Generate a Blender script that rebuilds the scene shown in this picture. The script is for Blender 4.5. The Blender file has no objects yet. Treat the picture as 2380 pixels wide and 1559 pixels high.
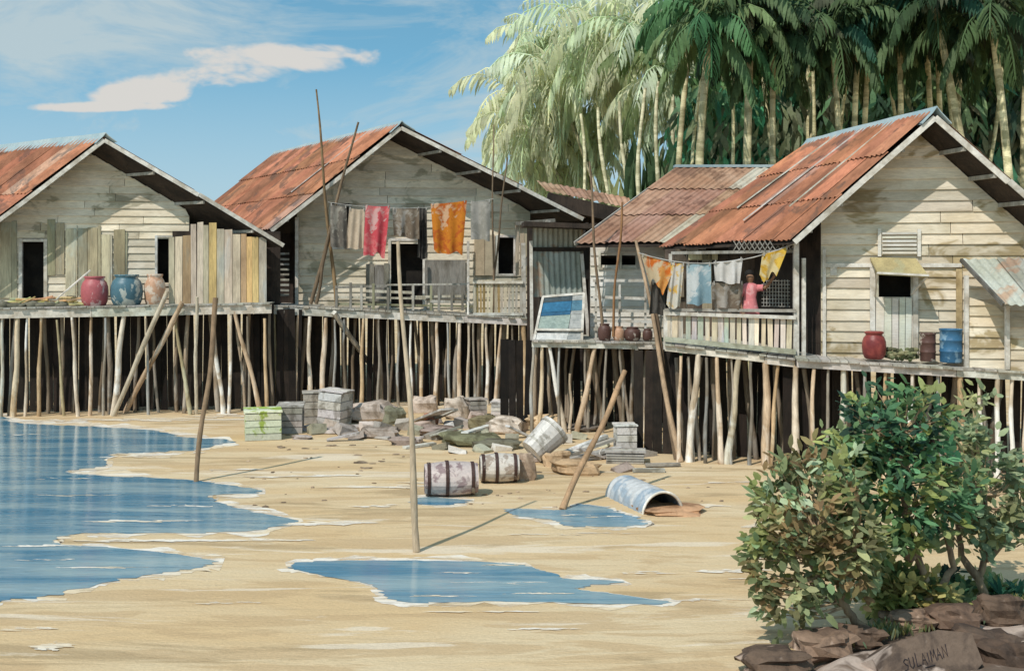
import bpy, math, random
from mathutils import Vector, Matrix, noise
random.seed(11)
R = random.uniform
C = bpy.context.scene.collection
F = 2552.0; CX = 1190.0; HY = 620.0; CH = 4.0      # pixel focal length, centre column, horizon row, eye height

def P(px, py, Y): return Vector(((px-CX)/F*Y, Y, CH-(py-HY)/F*Y))
def G(px, py, z=0.0):
    Y = (CH-z)*F/(py-HY); return P(px, py, Y)
def PZ(px, py, Z):
    Y = (Z-CH)*F/(HY-py); return P(px, py, Y)

# ------------------------------------------------------------------ materials
def nodes(name):
    m = bpy.data.materials.new(name); m.use_nodes = True
    nt = m.node_tree; b = nt.nodes['Principled BSDF']
    return m, nt, b
def noise_node(nt, scale, stretch=(1,1,1), detail=4, rough=.6, coord='Object', dist=0):
    tc = nt.nodes.new('ShaderNodeTexCoord'); mp = nt.nodes.new('ShaderNodeMapping')
    mp.inputs['Scale'].default_value = stretch
    n = nt.nodes.new('ShaderNodeTexNoise'); n.inputs['Scale'].default_value = scale
    n.inputs['Detail'].default_value = detail; n.inputs['Roughness'].default_value = rough
    n.inputs['Distortion'].default_value = dist
    nt.links.new(tc.outputs[coord], mp.inputs[0]); nt.links.new(mp.outputs[0], n.inputs['Vector'])
    return n
def rng(nt, src, a, b, lo=0, hi=1):
    r = nt.nodes.new('ShaderNodeMapRange'); r.inputs[1].default_value = a; r.inputs[2].default_value = b
    r.inputs[3].default_value = lo; r.inputs[4].default_value = hi
    nt.links.new(src, r.inputs[0]); return r.outputs[0]
def mix(nt, fac, a, b, mode='MIX'):
    m = nt.nodes.new('ShaderNodeMix'); m.data_type = 'RGBA'; m.blend_type = mode
    for s, v in ((m.inputs[0], fac), (m.inputs[6], a), (m.inputs[7], b)):
        if hasattr(v, 'links'): nt.links.new(v, s)
        elif isinstance(v, (int, float)): s.default_value = v
        else: s.default_value = (*v, 1)
    return m.outputs[2]
def mat(name, col, col2=None, rough=.85, scale=2.0, stretch=(1,1,1), lo=.4, hi=.62, grain=14, gs=(1,1,1), gv=.25,
        bump=.3, metal=0, transl=0, spec=.3, col3=None, s3=.7):
    m, nt, b = nodes(name)
    if col2 is None: col2 = tuple(c*.7 for c in col)
    n1 = noise_node(nt, scale, stretch, 5, .62, dist=.4)
    c = mix(nt, rng(nt, n1.outputs[0], lo, hi), col, col2)
    if col3:
        n3 = noise_node(nt, s3, stretch, 4, .6, dist=.8)
        c = mix(nt, rng(nt, n3.outputs[0], .54, .60), c, col3)
    n2 = noise_node(nt, grain, gs, 6, .7)
    g = rng(nt, n2.outputs[0], .3, .7, 1-gv, 1+gv*.6)
    cc = nt.nodes.new('ShaderNodeCombineColor')
    for i in range(3): nt.links.new(g, cc.inputs[i])
    c = mix(nt, 1.0, c, cc.outputs[0], 'MULTIPLY')
    at = nt.nodes.new('ShaderNodeAttribute'); at.attribute_name = 'tint'
    c = mix(nt, 1.0, c, at.outputs['Color'], 'MULTIPLY')
    nt.links.new(c, b.inputs['Base Color'])
    b.inputs['Roughness'].default_value = rough; b.inputs['Metallic'].default_value = metal
    b.inputs['Specular IOR Level'].default_value = spec
    if bump:
        bp = nt.nodes.new('ShaderNodeBump'); bp.inputs['Strength'].default_value = bump; bp.inputs['Distance'].default_value = .02
        nt.links.new(n2.outputs[0], bp.inputs['Height']); nt.links.new(bp.outputs[0], b.inputs['Normal'])
    if transl:
        tr = nt.nodes.new('ShaderNodeBsdfTranslucent'); ms = nt.nodes.new('ShaderNodeMixShader'); ms.inputs[0].default_value = transl
        nt.links.new(c, tr.inputs[0]); nt.links.new(b.outputs[0], ms.inputs[1]); nt.links.new(tr.outputs[0], ms.inputs[2])
        nt.links.new(ms.outputs[0], nt.nodes['Material Output'].inputs[0])
    return m
M = {}
M['siding'] = mat('cream_siding', (.78,.69,.55), (.64,.54,.40), scale=.8, stretch=(1,1,2), grain=5, gs=(1,1,7), gv=.22, col3=(.40,.35,.25), s3=.75)
M['siding_yellow'] = mat('ochre_siding', (.74,.65,.52), (.60,.50,.36), scale=.7, stretch=(1,1,2), grain=5, gs=(1,1,7), gv=.22, col3=(.40,.31,.18), s3=.8)
M['siding_white'] = mat('white_siding', (.72,.69,.64), (.58,.52,.42), scale=1.1, grain=5, gs=(1,1,7), gv=.2)
M['planks'] = mat('weathered_planks', (.68,.57,.43), (.46,.38,.29), scale=1.3, stretch=(2,2,.5), grain=8, gs=(4,4,.4), gv=.3, col3=(.54,.50,.43))
M['greywood'] = mat('grey_wood', (.50,.47,.42), (.30,.27,.22), scale=2, stretch=(2,2,.6), grain=9, gs=(3,3,.5), gv=.35)
M['stilt'] = mat('stilt_wood', (.62,.54,.44), (.34,.27,.19), scale=1.1, stretch=(1,1,.6), grain=10, gs=(3,3,.4), gv=.35, col3=(.68,.66,.62), s3=.9)
M['darkwood'] = mat('dark_wood_and_shade', (.055,.038,.028), (.025,.018,.014), scale=2, grain=8, gs=(3,3,.4), gv=.4)  # near-black; under floors and eaves this colour stands in for shade
M['black'] = mat('unlit_interior_shade', (.018,.016,.015), (.03,.026,.022), gv=.2, bump=0, spec=.1)
M['pole'] = mat('brown_pole', (.36,.25,.16), (.20,.14,.09), scale=1.5, grain=12, gs=(3,3,.5), gv=.3)
M['rust'] = mat('rusty_sheet', (.46,.19,.105), (.29,.115,.06), rough=.75, scale=1.0, stretch=(1,1,1), lo=.42, hi=.6, grain=7, gv=.22, bump=.15, col3=(.20,.095,.06), s3=1.1)
M['rustbrown'] = mat('brown_sheet', (.42,.26,.175), (.33,.18,.11), rough=.75, scale=1.0, grain=7, gv=.22, bump=.15, col3=(.22,.12,.075), s3=.9)
M['ridge'] = mat('ridge_metal', (.27,.36,.39), (.36,.42,.43), rough=.6, scale=1.5, gv=.15)
M['zinc'] = mat('grey_sheet', (.44,.45,.42), (.30,.30,.25), rough=.6, scale=1.2, stretch=(1,1,.5), gv=.2, col3=(.36,.25,.18), s3=1.0)
M['fascia'] = mat('pale_fascia', (.70,.66,.60), (.45,.40,.33), scale=3, grain=8, gv=.25)
M['blue'] = mat('blue_paint', (.03,.13,.26), (.30,.38,.36), rough=.6, scale=1.0, stretch=(.5,1,1.2), lo=.49, hi=.53, gv=.3, col3=(.60,.58,.55), s3=1.6)
def flat(name, c, c2=None, **k):
    k.setdefault('scale', 4); k.setdefault('gv', .2); M[name] = mat(name, c, c2, **k)
flat('jar_pink', (.42,.11,.12), (.60,.42,.40), rough=.45, lo=.52, hi=.56, scale=1.8)
flat('jar_teal', (.07,.15,.19), (.42,.44,.40), rough=.4, lo=.5, hi=.54, scale=1.8)
flat('jar_tan', (.52,.30,.19), (.62,.50,.40), rough=.5, lo=.5, hi=.56)
flat('jar_maroon', (.17,.03,.03), (.28,.06,.05), rough=.4)
flat('drum_brown', (.10,.05,.04), (.45,.38,.32), rough=.5, lo=.56, hi=.6)
flat('drum_blue', (.04,.13,.24), (.20,.32,.42), rough=.45, lo=.52, hi=.6)
flat('barrel_mauve', (.56,.47,.44), (.28,.20,.20), lo=.5, hi=.56, rough=.6)
flat('barrel_white', (.62,.56,.50), (.34,.27,.22), lo=.5, hi=.56)
flat('crate_green', (.60,.62,.48), (.30,.38,.08), lo=.49, hi=.54, scale=1.8)
flat('crate_grey', (.42,.38,.34), (.22,.19,.16), lo=.48, hi=.56, scale=1.6)
flat('crate_white', (.62,.58,.54), (.34,.31,.27), lo=.5, hi=.56, scale=1.8)
flat('rock', (.44,.38,.34), (.22,.18,.15), lo=.46, hi=.56, scale=1.6, bump=.6)
flat('bankrock', (.16,.11,.08), (.08,.055,.042), lo=.46, hi=.56, scale=2.2, bump=.8, col3=(.46,.36,.30), s3=1.4)
flat('salmon', (.58,.24,.16), (.50,.34,.28))
flat('metalblue', (.30,.36,.42), (.52,.52,.52), lo=.48, hi=.55, rough=.45, scale=2)
flat('bark', (.36,.26,.16), (.18,.12,.08), scale=5, stretch=(2,2,.6))
flat('palmbark', (.46,.42,.30), (.27,.25,.16), scale=1.3, stretch=(1,1,2.5), lo=.45, hi=.55)
flat('skin', (.30,.165,.10), bump=0); flat('hair', (.015,.012,.01), bump=0)
flat('pinkdress', (.62,.20,.21), (.70,.34,.34), lo=.55, hi=.6); flat('skirt', (.10,.08,.075))
flat('leaf', (1,1,1), (.75,.8,.7), scale=3, gv=.15, bump=0, transl=.45, rough=.85)
flat('leafhaze', (1,1,1), (.8,.85,.75), scale=.4, gv=.15, bump=0, transl=.5, rough=.8)
flat('leafbig', (1,1,1), (.65,.72,.6), scale=.5, gv=.25, bump=0, transl=.3, rough=.7)
flat('panelpaint', (.9,.9,.9), (.65,.68,.7), scale=5, gv=.3); flat('ink', (.03,.025,.03), bump=0); flat('rope', (.45,.42,.38))
def cloth_mat(name, a, b, c=None): M[name] = mat(name, a, b, scale=3.2, lo=.47, hi=.55, gv=.12, bump=.05, transl=.25, rough=.9, spec=.1, col3=c, s3=2.2)
cloth_mat('c_red', (.60,.09,.11), (.66,.20,.20), (.66,.40,.38))
cloth_mat('c_orange', (.62,.22,.03), (.52,.13,.03), (.66,.42,.26))
cloth_mat('c_orange2', (.66,.33,.10), (.62,.16,.03), (.60,.48,.32))
cloth_mat('c_cream', (.62,.50,.38), (.55,.44,.33))
cloth_mat('c_yellow', (.68,.45,.08), (.55,.32,.04), (.64,.52,.28))
cloth_mat('c_yellowwhite', (.66,.62,.54), (.66,.42,.10), (.64,.60,.55))
cloth_mat('c_blue', (.25,.37,.43), (.35,.46,.50), (.60,.62,.62))
cloth_mat('c_white', (.70,.67,.65), (.66,.63,.60))
cloth_mat('c_grey', (.16,.14,.12), (.24,.21,.18), (.36,.33,.28))
cloth_mat('c_brown', (.20,.15,.11), (.28,.23,.18), (.40,.36,.32))
cloth_mat('c_pale', (.34,.32,.28), (.44,.41,.37))
cloth_mat('c_dark', (.06,.055,.05), (.11,.10,.09))

# ------------------------------------------------------------------ mesh builder
ORI = {}
class MB:
    def __init__(s): s.v=[]; s.f=[]; s.t=[]
    def face(s, pts, t=(1,1,1)):
        i=len(s.v); s.v += [Vector(p) for p in pts]; s.f.append(tuple(range(i,i+len(pts)))); s.t.append(t)
    def grid(s, rows, t=(1,1,1), closed=False):
        i=len(s.v); n=len(rows[0])
        for r in rows: s.v += [Vector(p) for p in r]
        for a in range(len(rows)-1):
            for b in range(n if closed else n-1):
                c=(b+1)%n
                s.f.append((i+a*n+b, i+a*n+c, i+(a+1)*n+c, i+(a+1)*n+b)); s.t.append(t(a,b) if callable(t) else t)
    def hexa(s, a, b, t=(1,1,1)):      # a, b: two quads (4 pts each)
        i=len(s.v); s.v += [Vector(p) for p in a]+[Vector(p) for p in b]
        for q in ((0,3,2,1),(4,5,6,7),(0,1,5,4),(1,2,6,5),(2,3,7,6),(3,0,4,7)):
            s.f.append(tuple(i+k for k in q)); s.t.append(t)
    def box(s, o, ax, ay, az, t=(1,1,1)):
        o=Vector(o); ax=Vector(ax); ay=Vector(ay); az=Vector(az)
        a=[o,o+ax,o+ax+ay,o+ay]; s.hexa(a,[p+az for p in a],t)
    def beam(s, p0, p1, w, h, up=(0,0,1), t=(1,1,1)):   # rectangular bar between two points
        p0=Vector(p0); p1=Vector(p1); d=(p1-p0).normalized(); up=Vector(up)
        sd=d.cross(up)
        if sd.length<1e-3: sd=d.cross(Vector((0,1,0)))
        sd.normalize(); u=sd.cross(d).normalized()
        q=lambda p:[p-sd*w/2-u*h/2,p+sd*w/2-u*h/2,p+sd*w/2+u*h/2,p-sd*w/2+u*h/2]
        s.hexa(q(p0),q(p1),t)
    def tube(s, pts, rads, n=7, t=(1,1,1), cap=True):
        pts=[Vector(p) for p in pts]; rows=[]
        for k,p in enumerate(pts):
            d=(pts[min(k+1,len(pts)-1)]-pts[max(k-1,0)]).normalized()
            a=d.cross(Vector((.13,1,.07))).normalized(); b=d.cross(a).normalized()
            r=rads[k] if not isinstance(rads,(int,float)) else rads
            rows.append([p+(a*math.cos(2*math.pi*j/n)+b*math.sin(2*math.pi*j/n))*r for j in range(n)])
        s.grid(rows,t,True)
        if cap:
            s.face(rows[0][::-1], t(0,0) if callable(t) else t); s.face(rows[-1], t(0,0) if callable(t) else t)
    def pole(s, p0, p1, r0, r1=None, n=7, seg=6, wob=.02, t=(1,1,1)):
        p0=Vector(p0); p1=Vector(p1); r1=r0 if r1 is None else r1; pts=[]; rs=[]
        ph=R(0,6.3); ph2=R(0,6.3)
        for k in range(seg+1):
            f=k/seg; p=p0.lerp(p1,f)
            e=math.sin(math.pi*f)
            p += Vector((math.sin(ph+f*5),math.sin(ph2+f*4)*.5,0))*wob*e
            pts.append(p); rs.append((r0+(r1-r0)*f)*R(.88,1.12))
        s.tube(pts,rs,n,t)
    def lathe(s, c, prof, n=20, axis=None, t=(1,1,1)):   # prof: (r, h) along axis
        c=Vector(c); z=Vector(axis or (0,0,1)).normalized()
        a=z.cross(Vector((0,1,0.01)));  a = a if a.length>.1 else Vector((1,0,0)); a.normalize(); b=z.cross(a)
        rows=[[c+z*h+(a*math.cos(2*math.pi*j/n)+b*math.sin(2*math.pi*j/n))*max(r,1e-4) for j in range(n)] for r,h in prof]
        s.grid(rows,t,True)
    def blob(s, c, r, n=10, m=7, rough=.15, t=(1,1,1), sq=1.0, freq=1.6):
        c=Vector(c); rows=[]; off=Vector((R(0,50),R(0,50),R(0,50)))
        for i in range(m+1):
            th=math.pi*i/m; row=[]
            for j in range(n):
                ph=2*math.pi*j/n
                d=Vector((math.sin(th)*math.cos(ph),math.sin(th)*math.sin(ph),math.cos(th)))
                if sq<1: d=Vector([math.copysign(abs(x)**sq,x) for x in d])
                k=1+rough*noise.noise(d*freq+off)*2
                row.append(c+Vector((d.x*r[0],d.y*r[1],d.z*r[2]))*k)
            rows.append(row)
        s.grid(rows,t,True)
    def build(s, name, m, parent=None, smooth=False, origin=None):
        o0 = ORI[parent.name] if parent else Vector(origin if origin is not None else (0,0,0))
        me=bpy.data.meshes.new(name); me.from_pydata([v-o0 for v in s.v],[],s.f)
        at=me.color_attributes.new('tint','FLOAT_COLOR','CORNER'); vals=[]
        for fc,t in zip(s.f,s.t): vals += [t[0],t[1],t[2],1.0]*len(fc)
        at.data.foreach_set('color',vals)
        me.materials.append(M[m] if isinstance(m,str) else m)
        if smooth: me.polygons.foreach_set('use_smooth',[True]*len(me.polygons))
        me.update()
        o=bpy.data.objects.new(name,me); C.objects.link(o)
        if parent: o.parent=parent
        else: o.location=o0
        ORI[o.name]=o0
        return o
def thing(name, label, cat, loc, group=None):
    o=bpy.data.objects.new(name,None); C.objects.link(o); o.location=loc; o.empty_display_size=.2
    ORI[o.name]=Vector(loc); return tag(o,label,cat,group)
def tag(o, label=None, cat=None, group=None, kind=None):
    if label: o['label']=label
    if cat: o['category']=cat
    if group: o['group']=group
    if kind: o['kind']=kind
    return o
def g(v): return (v,v,v)
def tv(a=.8,b=1.15,h=.05):
    v=R(a,b); return (v*R(1-h,1+h), v, v*R(1-h*1.5,1+h))

class Frame:
    def __init__(s, px, Y, k):
        s.O=Vector(((px-CX)/F*Y,Y,0)); s.A=Vector((1,k,0)).normalized(); s.N=Vector((-s.A.y,s.A.x,0))
    def hit(s, px, py, n=0):
        o=s.O+s.N*n; u=(px-CX)/F
        # ray (uY, Y): s.A x = ...
        st=(u*o.y-o.x)/(s.A.x-u*s.A.y); Y=o.y+st*s.A.y
        return st, CH-(py-HY)/F*Y
    def w(s, px, py, n=0):
        st,z=s.hit(px,py,n); return s.pt(st,n,z)
    def pt(s, st, n, z): 
        p=s.O+s.A*st+s.N*n; return Vector((p.x,p.y,z))

# ---- generic builders
def corrug(mb, r0, r1, e0, e1, sheet=.85, rows=3, amp=.022, waves=4, tint=(.75,1.2), loose=1.0):
    """corrugated sheets between ridge r0-r1 and eave e0-e1 (world points)"""
    L=(r1-r0).length; ns=max(2,int(round(L/sheet)))
    nrm=(r1-r0).cross(e0-r0).normalized()
    if nrm.z<0: nrm=-nrm
    def S(u,v): return r0.lerp(r1,u).lerp(e0.lerp(e1,u),v)
    for rr in range(rows):
        for i in range(ns):
            u0=i/ns; u1=(i+1.12)/ns; u1=min(u1,1.0+.02)
            v0=rr/rows-(.03 if rr else 0); v1=(rr+1)/rows
            if rr==rows-1: v1 += R(-.012,.018)*loose
            lift=.03*(rows-1-rr)+.012+R(0,.015)*loose + (i%2)*.008
            k=waves*5; t=R(*tint); t=(t*R(.96,1.05),t*R(.93,1.05),t*R(.9,1.06))
            if R(0,1)<.07: t=(t[0]*1.35,t[1]*1.9,t[2]*2.4)
            sk=R(-.006,.006)*loose
            top=[];mid=[];bot=[]
            for j in range(k+1):
                f=j/k; h=math.sin(f*waves*2*math.pi)*amp+lift
                top.append(S(u0+(u1-u0)*f,v0)+nrm*(h)); mid.append(S(u0+(u1-u0)*f+sk*.5,(v0+v1)/2)+nrm*h)
                bot.append(S(u0+(u1-u0)*f+sk,v1)+nrm*(h+.0))
            mb.grid([top,mid,bot],t)

def gable_roof(house, near, back, m='rust', under=.07, ridge_mat='ridge', purl=3, front_ext=0, sheets=(.85,3), left_far=None, cap=(.34,.12), battens=()):
    """near = [left eave, ridge, right eave] world points of the front edge; back = vector to rear"""
    l,r,e=near
    for side,(a,tag_) in enumerate(((l,'l'),(e,'r'))):
        rb=r+back; ab=(a+back) if not (side==0 and left_far) else left_far
        mb=MB(); corrug(mb,r,rb,a,ab,*sheets,tint=(.62,1.25)); roof=mb.build('roof',m,house)
        if side==0 and battens:
            for u in battens:
                bm_=MB(); L0=r.lerp(rb,u)+Vector((0,0,.11)); L1=a.lerp(ab,u)+Vector((0,0,.11)); mid_=L0.lerp(L1,R(.55,.95)); bm_.beam(L0,mid_,.05,.03,t=tv(.9,1.1)); bm_.build('roof_batten','fascia',roof)
        # decking under sheets and rafters, coloured near-black to deepen the soffit shade
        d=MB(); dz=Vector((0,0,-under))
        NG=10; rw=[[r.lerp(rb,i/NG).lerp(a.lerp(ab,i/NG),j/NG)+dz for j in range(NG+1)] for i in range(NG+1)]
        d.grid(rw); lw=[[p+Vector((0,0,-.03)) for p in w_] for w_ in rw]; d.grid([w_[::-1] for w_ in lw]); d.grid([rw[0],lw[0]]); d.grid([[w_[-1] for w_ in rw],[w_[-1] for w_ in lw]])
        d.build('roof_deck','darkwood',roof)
        pu=MB()
        for k in range(1,purl+1):
            v=k/(purl+.6); p0=r.lerp(a,v)+Vector((0,0,-under-.07)); p1=rb.lerp(ab,v)+Vector((0,0,-under-.07))
            pu.beam(p0-back.normalized()*.03,p1,.06,.08,t=g(.9))
        pu.build('purlin','greywood',roof)
        fb=MB(); off=-back.normalized()*.05
        mid=r.lerp(a,.52)+Vector((R(-.02,.02),0,R(-.03,.03)))
        fb.beam(r+off+Vector((0,0,-.05)),mid+off+Vector((0,0,-.06)),.035,.11); fb.beam(mid+off*1.6+Vector((0,0,-.05)),a+off*1.6+Vector((0,0,-.06)),.035,.11,t=g(.85))
        fb.build('fascia','fascia',roof)
        if side==0:
            dn=(l-r).normalized(); dn2=(e-r).normalized(); c0=r-back.normalized()*.12; c1=rb+back.normalized()*.1
            cp=MB(); up=Vector((0,0,.10))
            rows=[[c0+dn*cap[0]+up*.85,c0+dn*.1+up*1.2,c0+up*1.6,c0+dn2*.1+up*1.2,c0+dn2*cap[0]+up*.85]]
            nseg=7
            for k in range(1,nseg+1):
                jit=Vector((0,0,R(-.012,.012))); c=c0.lerp(c1,k/nseg)
                rows.append([c+dn*cap[0]*R(.9,1.05)+up*.85+jit,c+dn*.1+up*1.2+jit,c+up*1.6+jit,c+dn2*.1+up*1.2+jit,c+dn2*cap[0]+up*.85+jit])
            cp.grid(rows); 
            low=[[p+Vector((0,0,-.025)) for p in rw] for rw in rows]; cp.grid([w[::-1] for w in low])
            cp.grid([rows[0],low[0]])
            cp.build('ridge_cap',ridge_mat,roof)

def interval(poly, z):
    xs=[]
    for i in range(len(poly)):
        (x0,z0),(x1,z1)=poly[i],poly[(i+1)%len(poly)]
        if (z0<=z<z1) or (z1<=z<z0): xs.append(x0+(x1-x0)*(z-z0)/(z1-z0))
    return (min(xs),max(xs)) if len(xs)>=2 else None
def siding(mb, fr, n, poly, holes=(), bh=.2, tint=(.86,1.08), gapj=.012):
    z=min(p[1] for p in poly); zt=max(p[1] for p in poly)
    while z<zt-.02:
        z1=min(z+bh,zt-.001); a=interval(poly,z+.001); b=interval(poly,z1-.002)
        if a is None: z+=bh; continue
        if b is None: m_=(a[0]+a[1])/2; b=(m_,m_)
        zm=(z+z1)/2; cuts=[(a[0],a[1])]
        for h0,h1,hz0,hz1 in holes:
            if hz0<zm<hz1:
                new=[]
                for c0,c1 in cuts:
                    if h1<=c0 or h0>=c1: new.append((c0,c1)); continue
                    if h0>c0: new.append((c0,h0))
                    if h1<c1: new.append((h1,c1))
                cuts=new
        for c0,c1 in cuts:
            # split long boards
            xs=[c0]; x=c0
            while c1-x>3.2: x+=R(1.8,3.0); xs.append(x)
            if c1-xs[-1]<.4 and len(xs)>1: xs.pop()
            xs.append(c1)
            for q in range(len(xs)-1):
                s0,s1=xs[q]+(gapj/2 if q else 0),xs[q+1]-(gapj/2 if q<len(xs)-2 else 0)
                u0=s0 if q or c0>a[0]+1e-4 else s0; 
                t0=max(s0,b[0]) if (c0==a[0] and q==0) else s0
                t1=min(s1,b[1]) if (c1==a[1] and q==len(xs)-2) else s1
                if t1<t0: t0=t1=(t0+t1)/2
                dj=R(-.008,.008); kk=random.choice((1,1,1,.84,1.06)); tt=tuple(x*kk for x in tv(*tint,.02))
                lo=-.045; hi=-.008
                mb.hexa([fr.pt(s0,n+lo,z+dj),fr.pt(s1,n+lo,z+R(-.006,.006)),fr.pt(s1,n+.02,z),fr.pt(s0,n+.02,z)],
                        [fr.pt(t0,n+hi,z1+.015),fr.pt(t1,n+hi,z1+.015),fr.pt(t1,n+.02,z1+.012),fr.pt(t0,n+.02,z1+.012)],tt)
        z+=bh
def vplanks(mb, fr, n, s0, s1, zb, zt, w=.2, tint=(.75,1.15), ragged=.06, hue=None, lean=.01):
    s=s0
    f0=zb if callable(zb) else (lambda s_:zb); f1=zt if callable(zt) else (lambda s_:zt)
    while s<s1-.03:
        ww=min(w*R(.8,1.2),s1-s); nn=n+R(-.012,.012); l=R(-lean,lean); t=tv(*tint,.06)
        if hue and R(0,1)<.45: h=random.choice(hue); t=tuple(a*b for a,b in zip(t,h))
        b=f0(s+ww/2)+R(-ragged,ragged)*.4; u=f1(s+ww/2)+R(-ragged,ragged)
        mb.hexa([fr.pt(s+.006,nn,b),fr.pt(s+ww-.006,nn,b),fr.pt(s+ww-.006,nn+.025,b),fr.pt(s+.006,nn+.025,b)],
                [fr.pt(s+.006+l,nn,u),fr.pt(s+ww-.006+l,nn,u+R(-.02,.02)),fr.pt(s+ww-.006+l,nn+.025,u),fr.pt(s+.006+l,nn+.025,u)],t)
        s+=ww
def rect(mb, fr, n, s0, s1, z0, z1, th=.03, t=(1,1,1)):
    mb.hexa([fr.pt(s0,n,z0),fr.pt(s1,n,z0),fr.pt(s1,n+th,z0),fr.pt(s0,n+th,z0)],[fr.pt(s0,n,z1),fr.pt(s1,n,z1),fr.pt(s1,n+th,z1),fr.pt(s0,n+th,z1)],t)
def prect(fr, n, x0, y0, x1, y1):
    s0,z1=fr.hit(x0,y0,n); s1,_=fr.hit(x1,y0,n); _,z0=fr.hit((x0+x1)/2,y1,n); _,z1=fr.hit((x0+x1)/2,y0,n)
    return s0,s1,z0,z1
def window(house, fr, r, n=0, fw=.07, mull=0, name='window', fm='fascia', dark_panel='black', hor=0):
    s0,s1,z0,z1=r
    mb=MB(); 
    for a in ((s0-fw,s0+.01,z0-fw,z1+fw),(s1-.01,s1+fw,z0-fw,z1+fw)): rect(mb,fr,n-.07,*a,.1,tv(.85,1.05))
    for a in ((s0+.013,s1-.013,z0-fw,z0),(s0+.013,s1-.013,z1,z1+fw)): rect(mb,fr,n-.066,*a,.09,tv(.85,1.05))
    for k in range(mull):
        s=s0+(s1-s0)*(k+1)/(mull+1); rect(mb,fr,n-.03,s-.02,s+.02,z0+.003,z1-.003,.04)
    for k in range(hor):
        z=z0+(z1-z0)*(k+1)/(hor+1); rect(mb,fr,n-.025,s0+.015,s1-.015,z-.012,z+.012,.03)
    w=mb.build(name,fm,house)
    p=MB(); rect(p,fr,n+.45,s0-.35,s1+.35,z0-.3,z1+.3,.02); p.build('dark_interior_panel',dark_panel,w)  # near-black panel stands in for the unlit room behind
    return w
def deck(house, fr, n, a, b, depth, hb=.2, m='greywood', tone=1.0):
    p0=fr.w(*a,n); p1=fr.w(*b,n); d=(p1-p0); L=d.length; u=d.normalized(); N=fr.N
    mb=MB(); s=0
    while s<L-.05:
        w=min(R(.16,.24),L-s); ov=R(-.06,.06); q=p0+u*s
        mb.box(q-N*(.06+ov)+Vector((0,0,-.04+R(-.006,.006))),u*(w-.012),N*depth,(0,0,.04),tv(.8,1.1)); s+=w
    dk=mb.build('deck',m,house)
    mb=MB(); s=0
    while s<L-.1:
        w=min(R(2,3.4),L-s); z=R(-.015,.015); mb.box(p0+u*s+Vector((0,0,-.045-hb+z)),u*(w-.01),N*.05,(0,0,hb),tv(.85*tone,1.1*tone)); s+=w
    mb.build('edge_beam','fascia',house)
    mb=MB()
    for k in range(4):
        o=p0+N*(.5+k*depth/4.5)+Vector((0,0,-.2)); mb.box(o,u*L,N*.1,(0,0,.15),g(.6))
    mb.build('joist','darkwood',house)
    return p0,p1,u
TONES=[(1.05,1.0,.95),(.95,.78,.58),(1.15,1.12,1.1),(.7,.66,.48),(1.0,.85,.72),(.85,.83,.75)]
def stilts(house, fr, n, lst):
    for it in lst:
        xt,yt,xb,yb=it[:4]; w=it[4] if len(it)>4 else .085; tn=it[5] if len(it)>5 else random.choice(TONES)
        dn=R(.03,.10)
        pt=fr.w(xt,yt,n+dn); pb=fr.w(xb,yb,n+dn+R(-.05,.1)); pb.z=-.08
        mb=MB(); mb.pole(pb,pt,w*.86,w*.56,7,8,R(.01,.045),tuple(c_*1.15 for c_ in tn)); mb.build('stilt','stilt',house,True)
def inner_stilts(house, fr, n0, n1, s0, s1, ztop, count, tone=(.35,.75)):  # rear stilts tinted darker to paint in the shade under the deck
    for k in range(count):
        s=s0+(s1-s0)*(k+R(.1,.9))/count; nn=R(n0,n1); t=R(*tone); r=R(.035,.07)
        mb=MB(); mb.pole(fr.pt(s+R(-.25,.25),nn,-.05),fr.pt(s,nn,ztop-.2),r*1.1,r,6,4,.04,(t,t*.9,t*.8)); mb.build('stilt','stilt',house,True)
def skirt(house, fr, n, s0, s1, zt):  # dark boards added to stand in for the deep shade under the floor
    mb=MB(); vplanks(mb,fr,n,s0,s1,lambda s:-.05+R(0,.16),zt,.20,(.2,.9),.02,lean=.06); mb.build('under_floor_shade_boards','darkwood',house)
def under_roof(fr, st, n, e, pk, back, drop=.13):
    nn=(pk-e).cross(back); p=fr.pt(st,n,0); return pk.z-(nn.x*(p.x-pk.x)+nn.y*(p.y-pk.y))/nn.z-drop
def gable_poly(fr, sL, sR, z0, le, pk, re_, back, n=0):
    # where the ridge line crosses the wall plane
    o=fr.O+fr.N*n; dn=back.dot(fr.N); t=((o-pk).dot(fr.N))/dn; a=pk+back*t; sa=(a-o).dot(fr.A)
    return [(sL,z0),(sR,z0),(sR,under_roof(fr,sR,n,re_,pk,back)),(sa,a.z-.13),(sL,under_roof(fr,sL,n,le,pk,back))]
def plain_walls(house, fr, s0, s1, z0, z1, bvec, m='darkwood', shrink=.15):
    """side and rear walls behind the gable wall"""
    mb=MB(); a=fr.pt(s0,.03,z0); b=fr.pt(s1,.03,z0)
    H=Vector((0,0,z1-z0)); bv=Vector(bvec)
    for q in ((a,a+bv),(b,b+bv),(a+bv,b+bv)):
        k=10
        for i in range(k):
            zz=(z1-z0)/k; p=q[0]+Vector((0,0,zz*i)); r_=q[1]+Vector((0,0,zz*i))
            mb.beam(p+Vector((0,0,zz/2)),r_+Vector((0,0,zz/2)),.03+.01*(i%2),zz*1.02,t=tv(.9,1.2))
    mb.build('side_wall',m,house)
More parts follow.
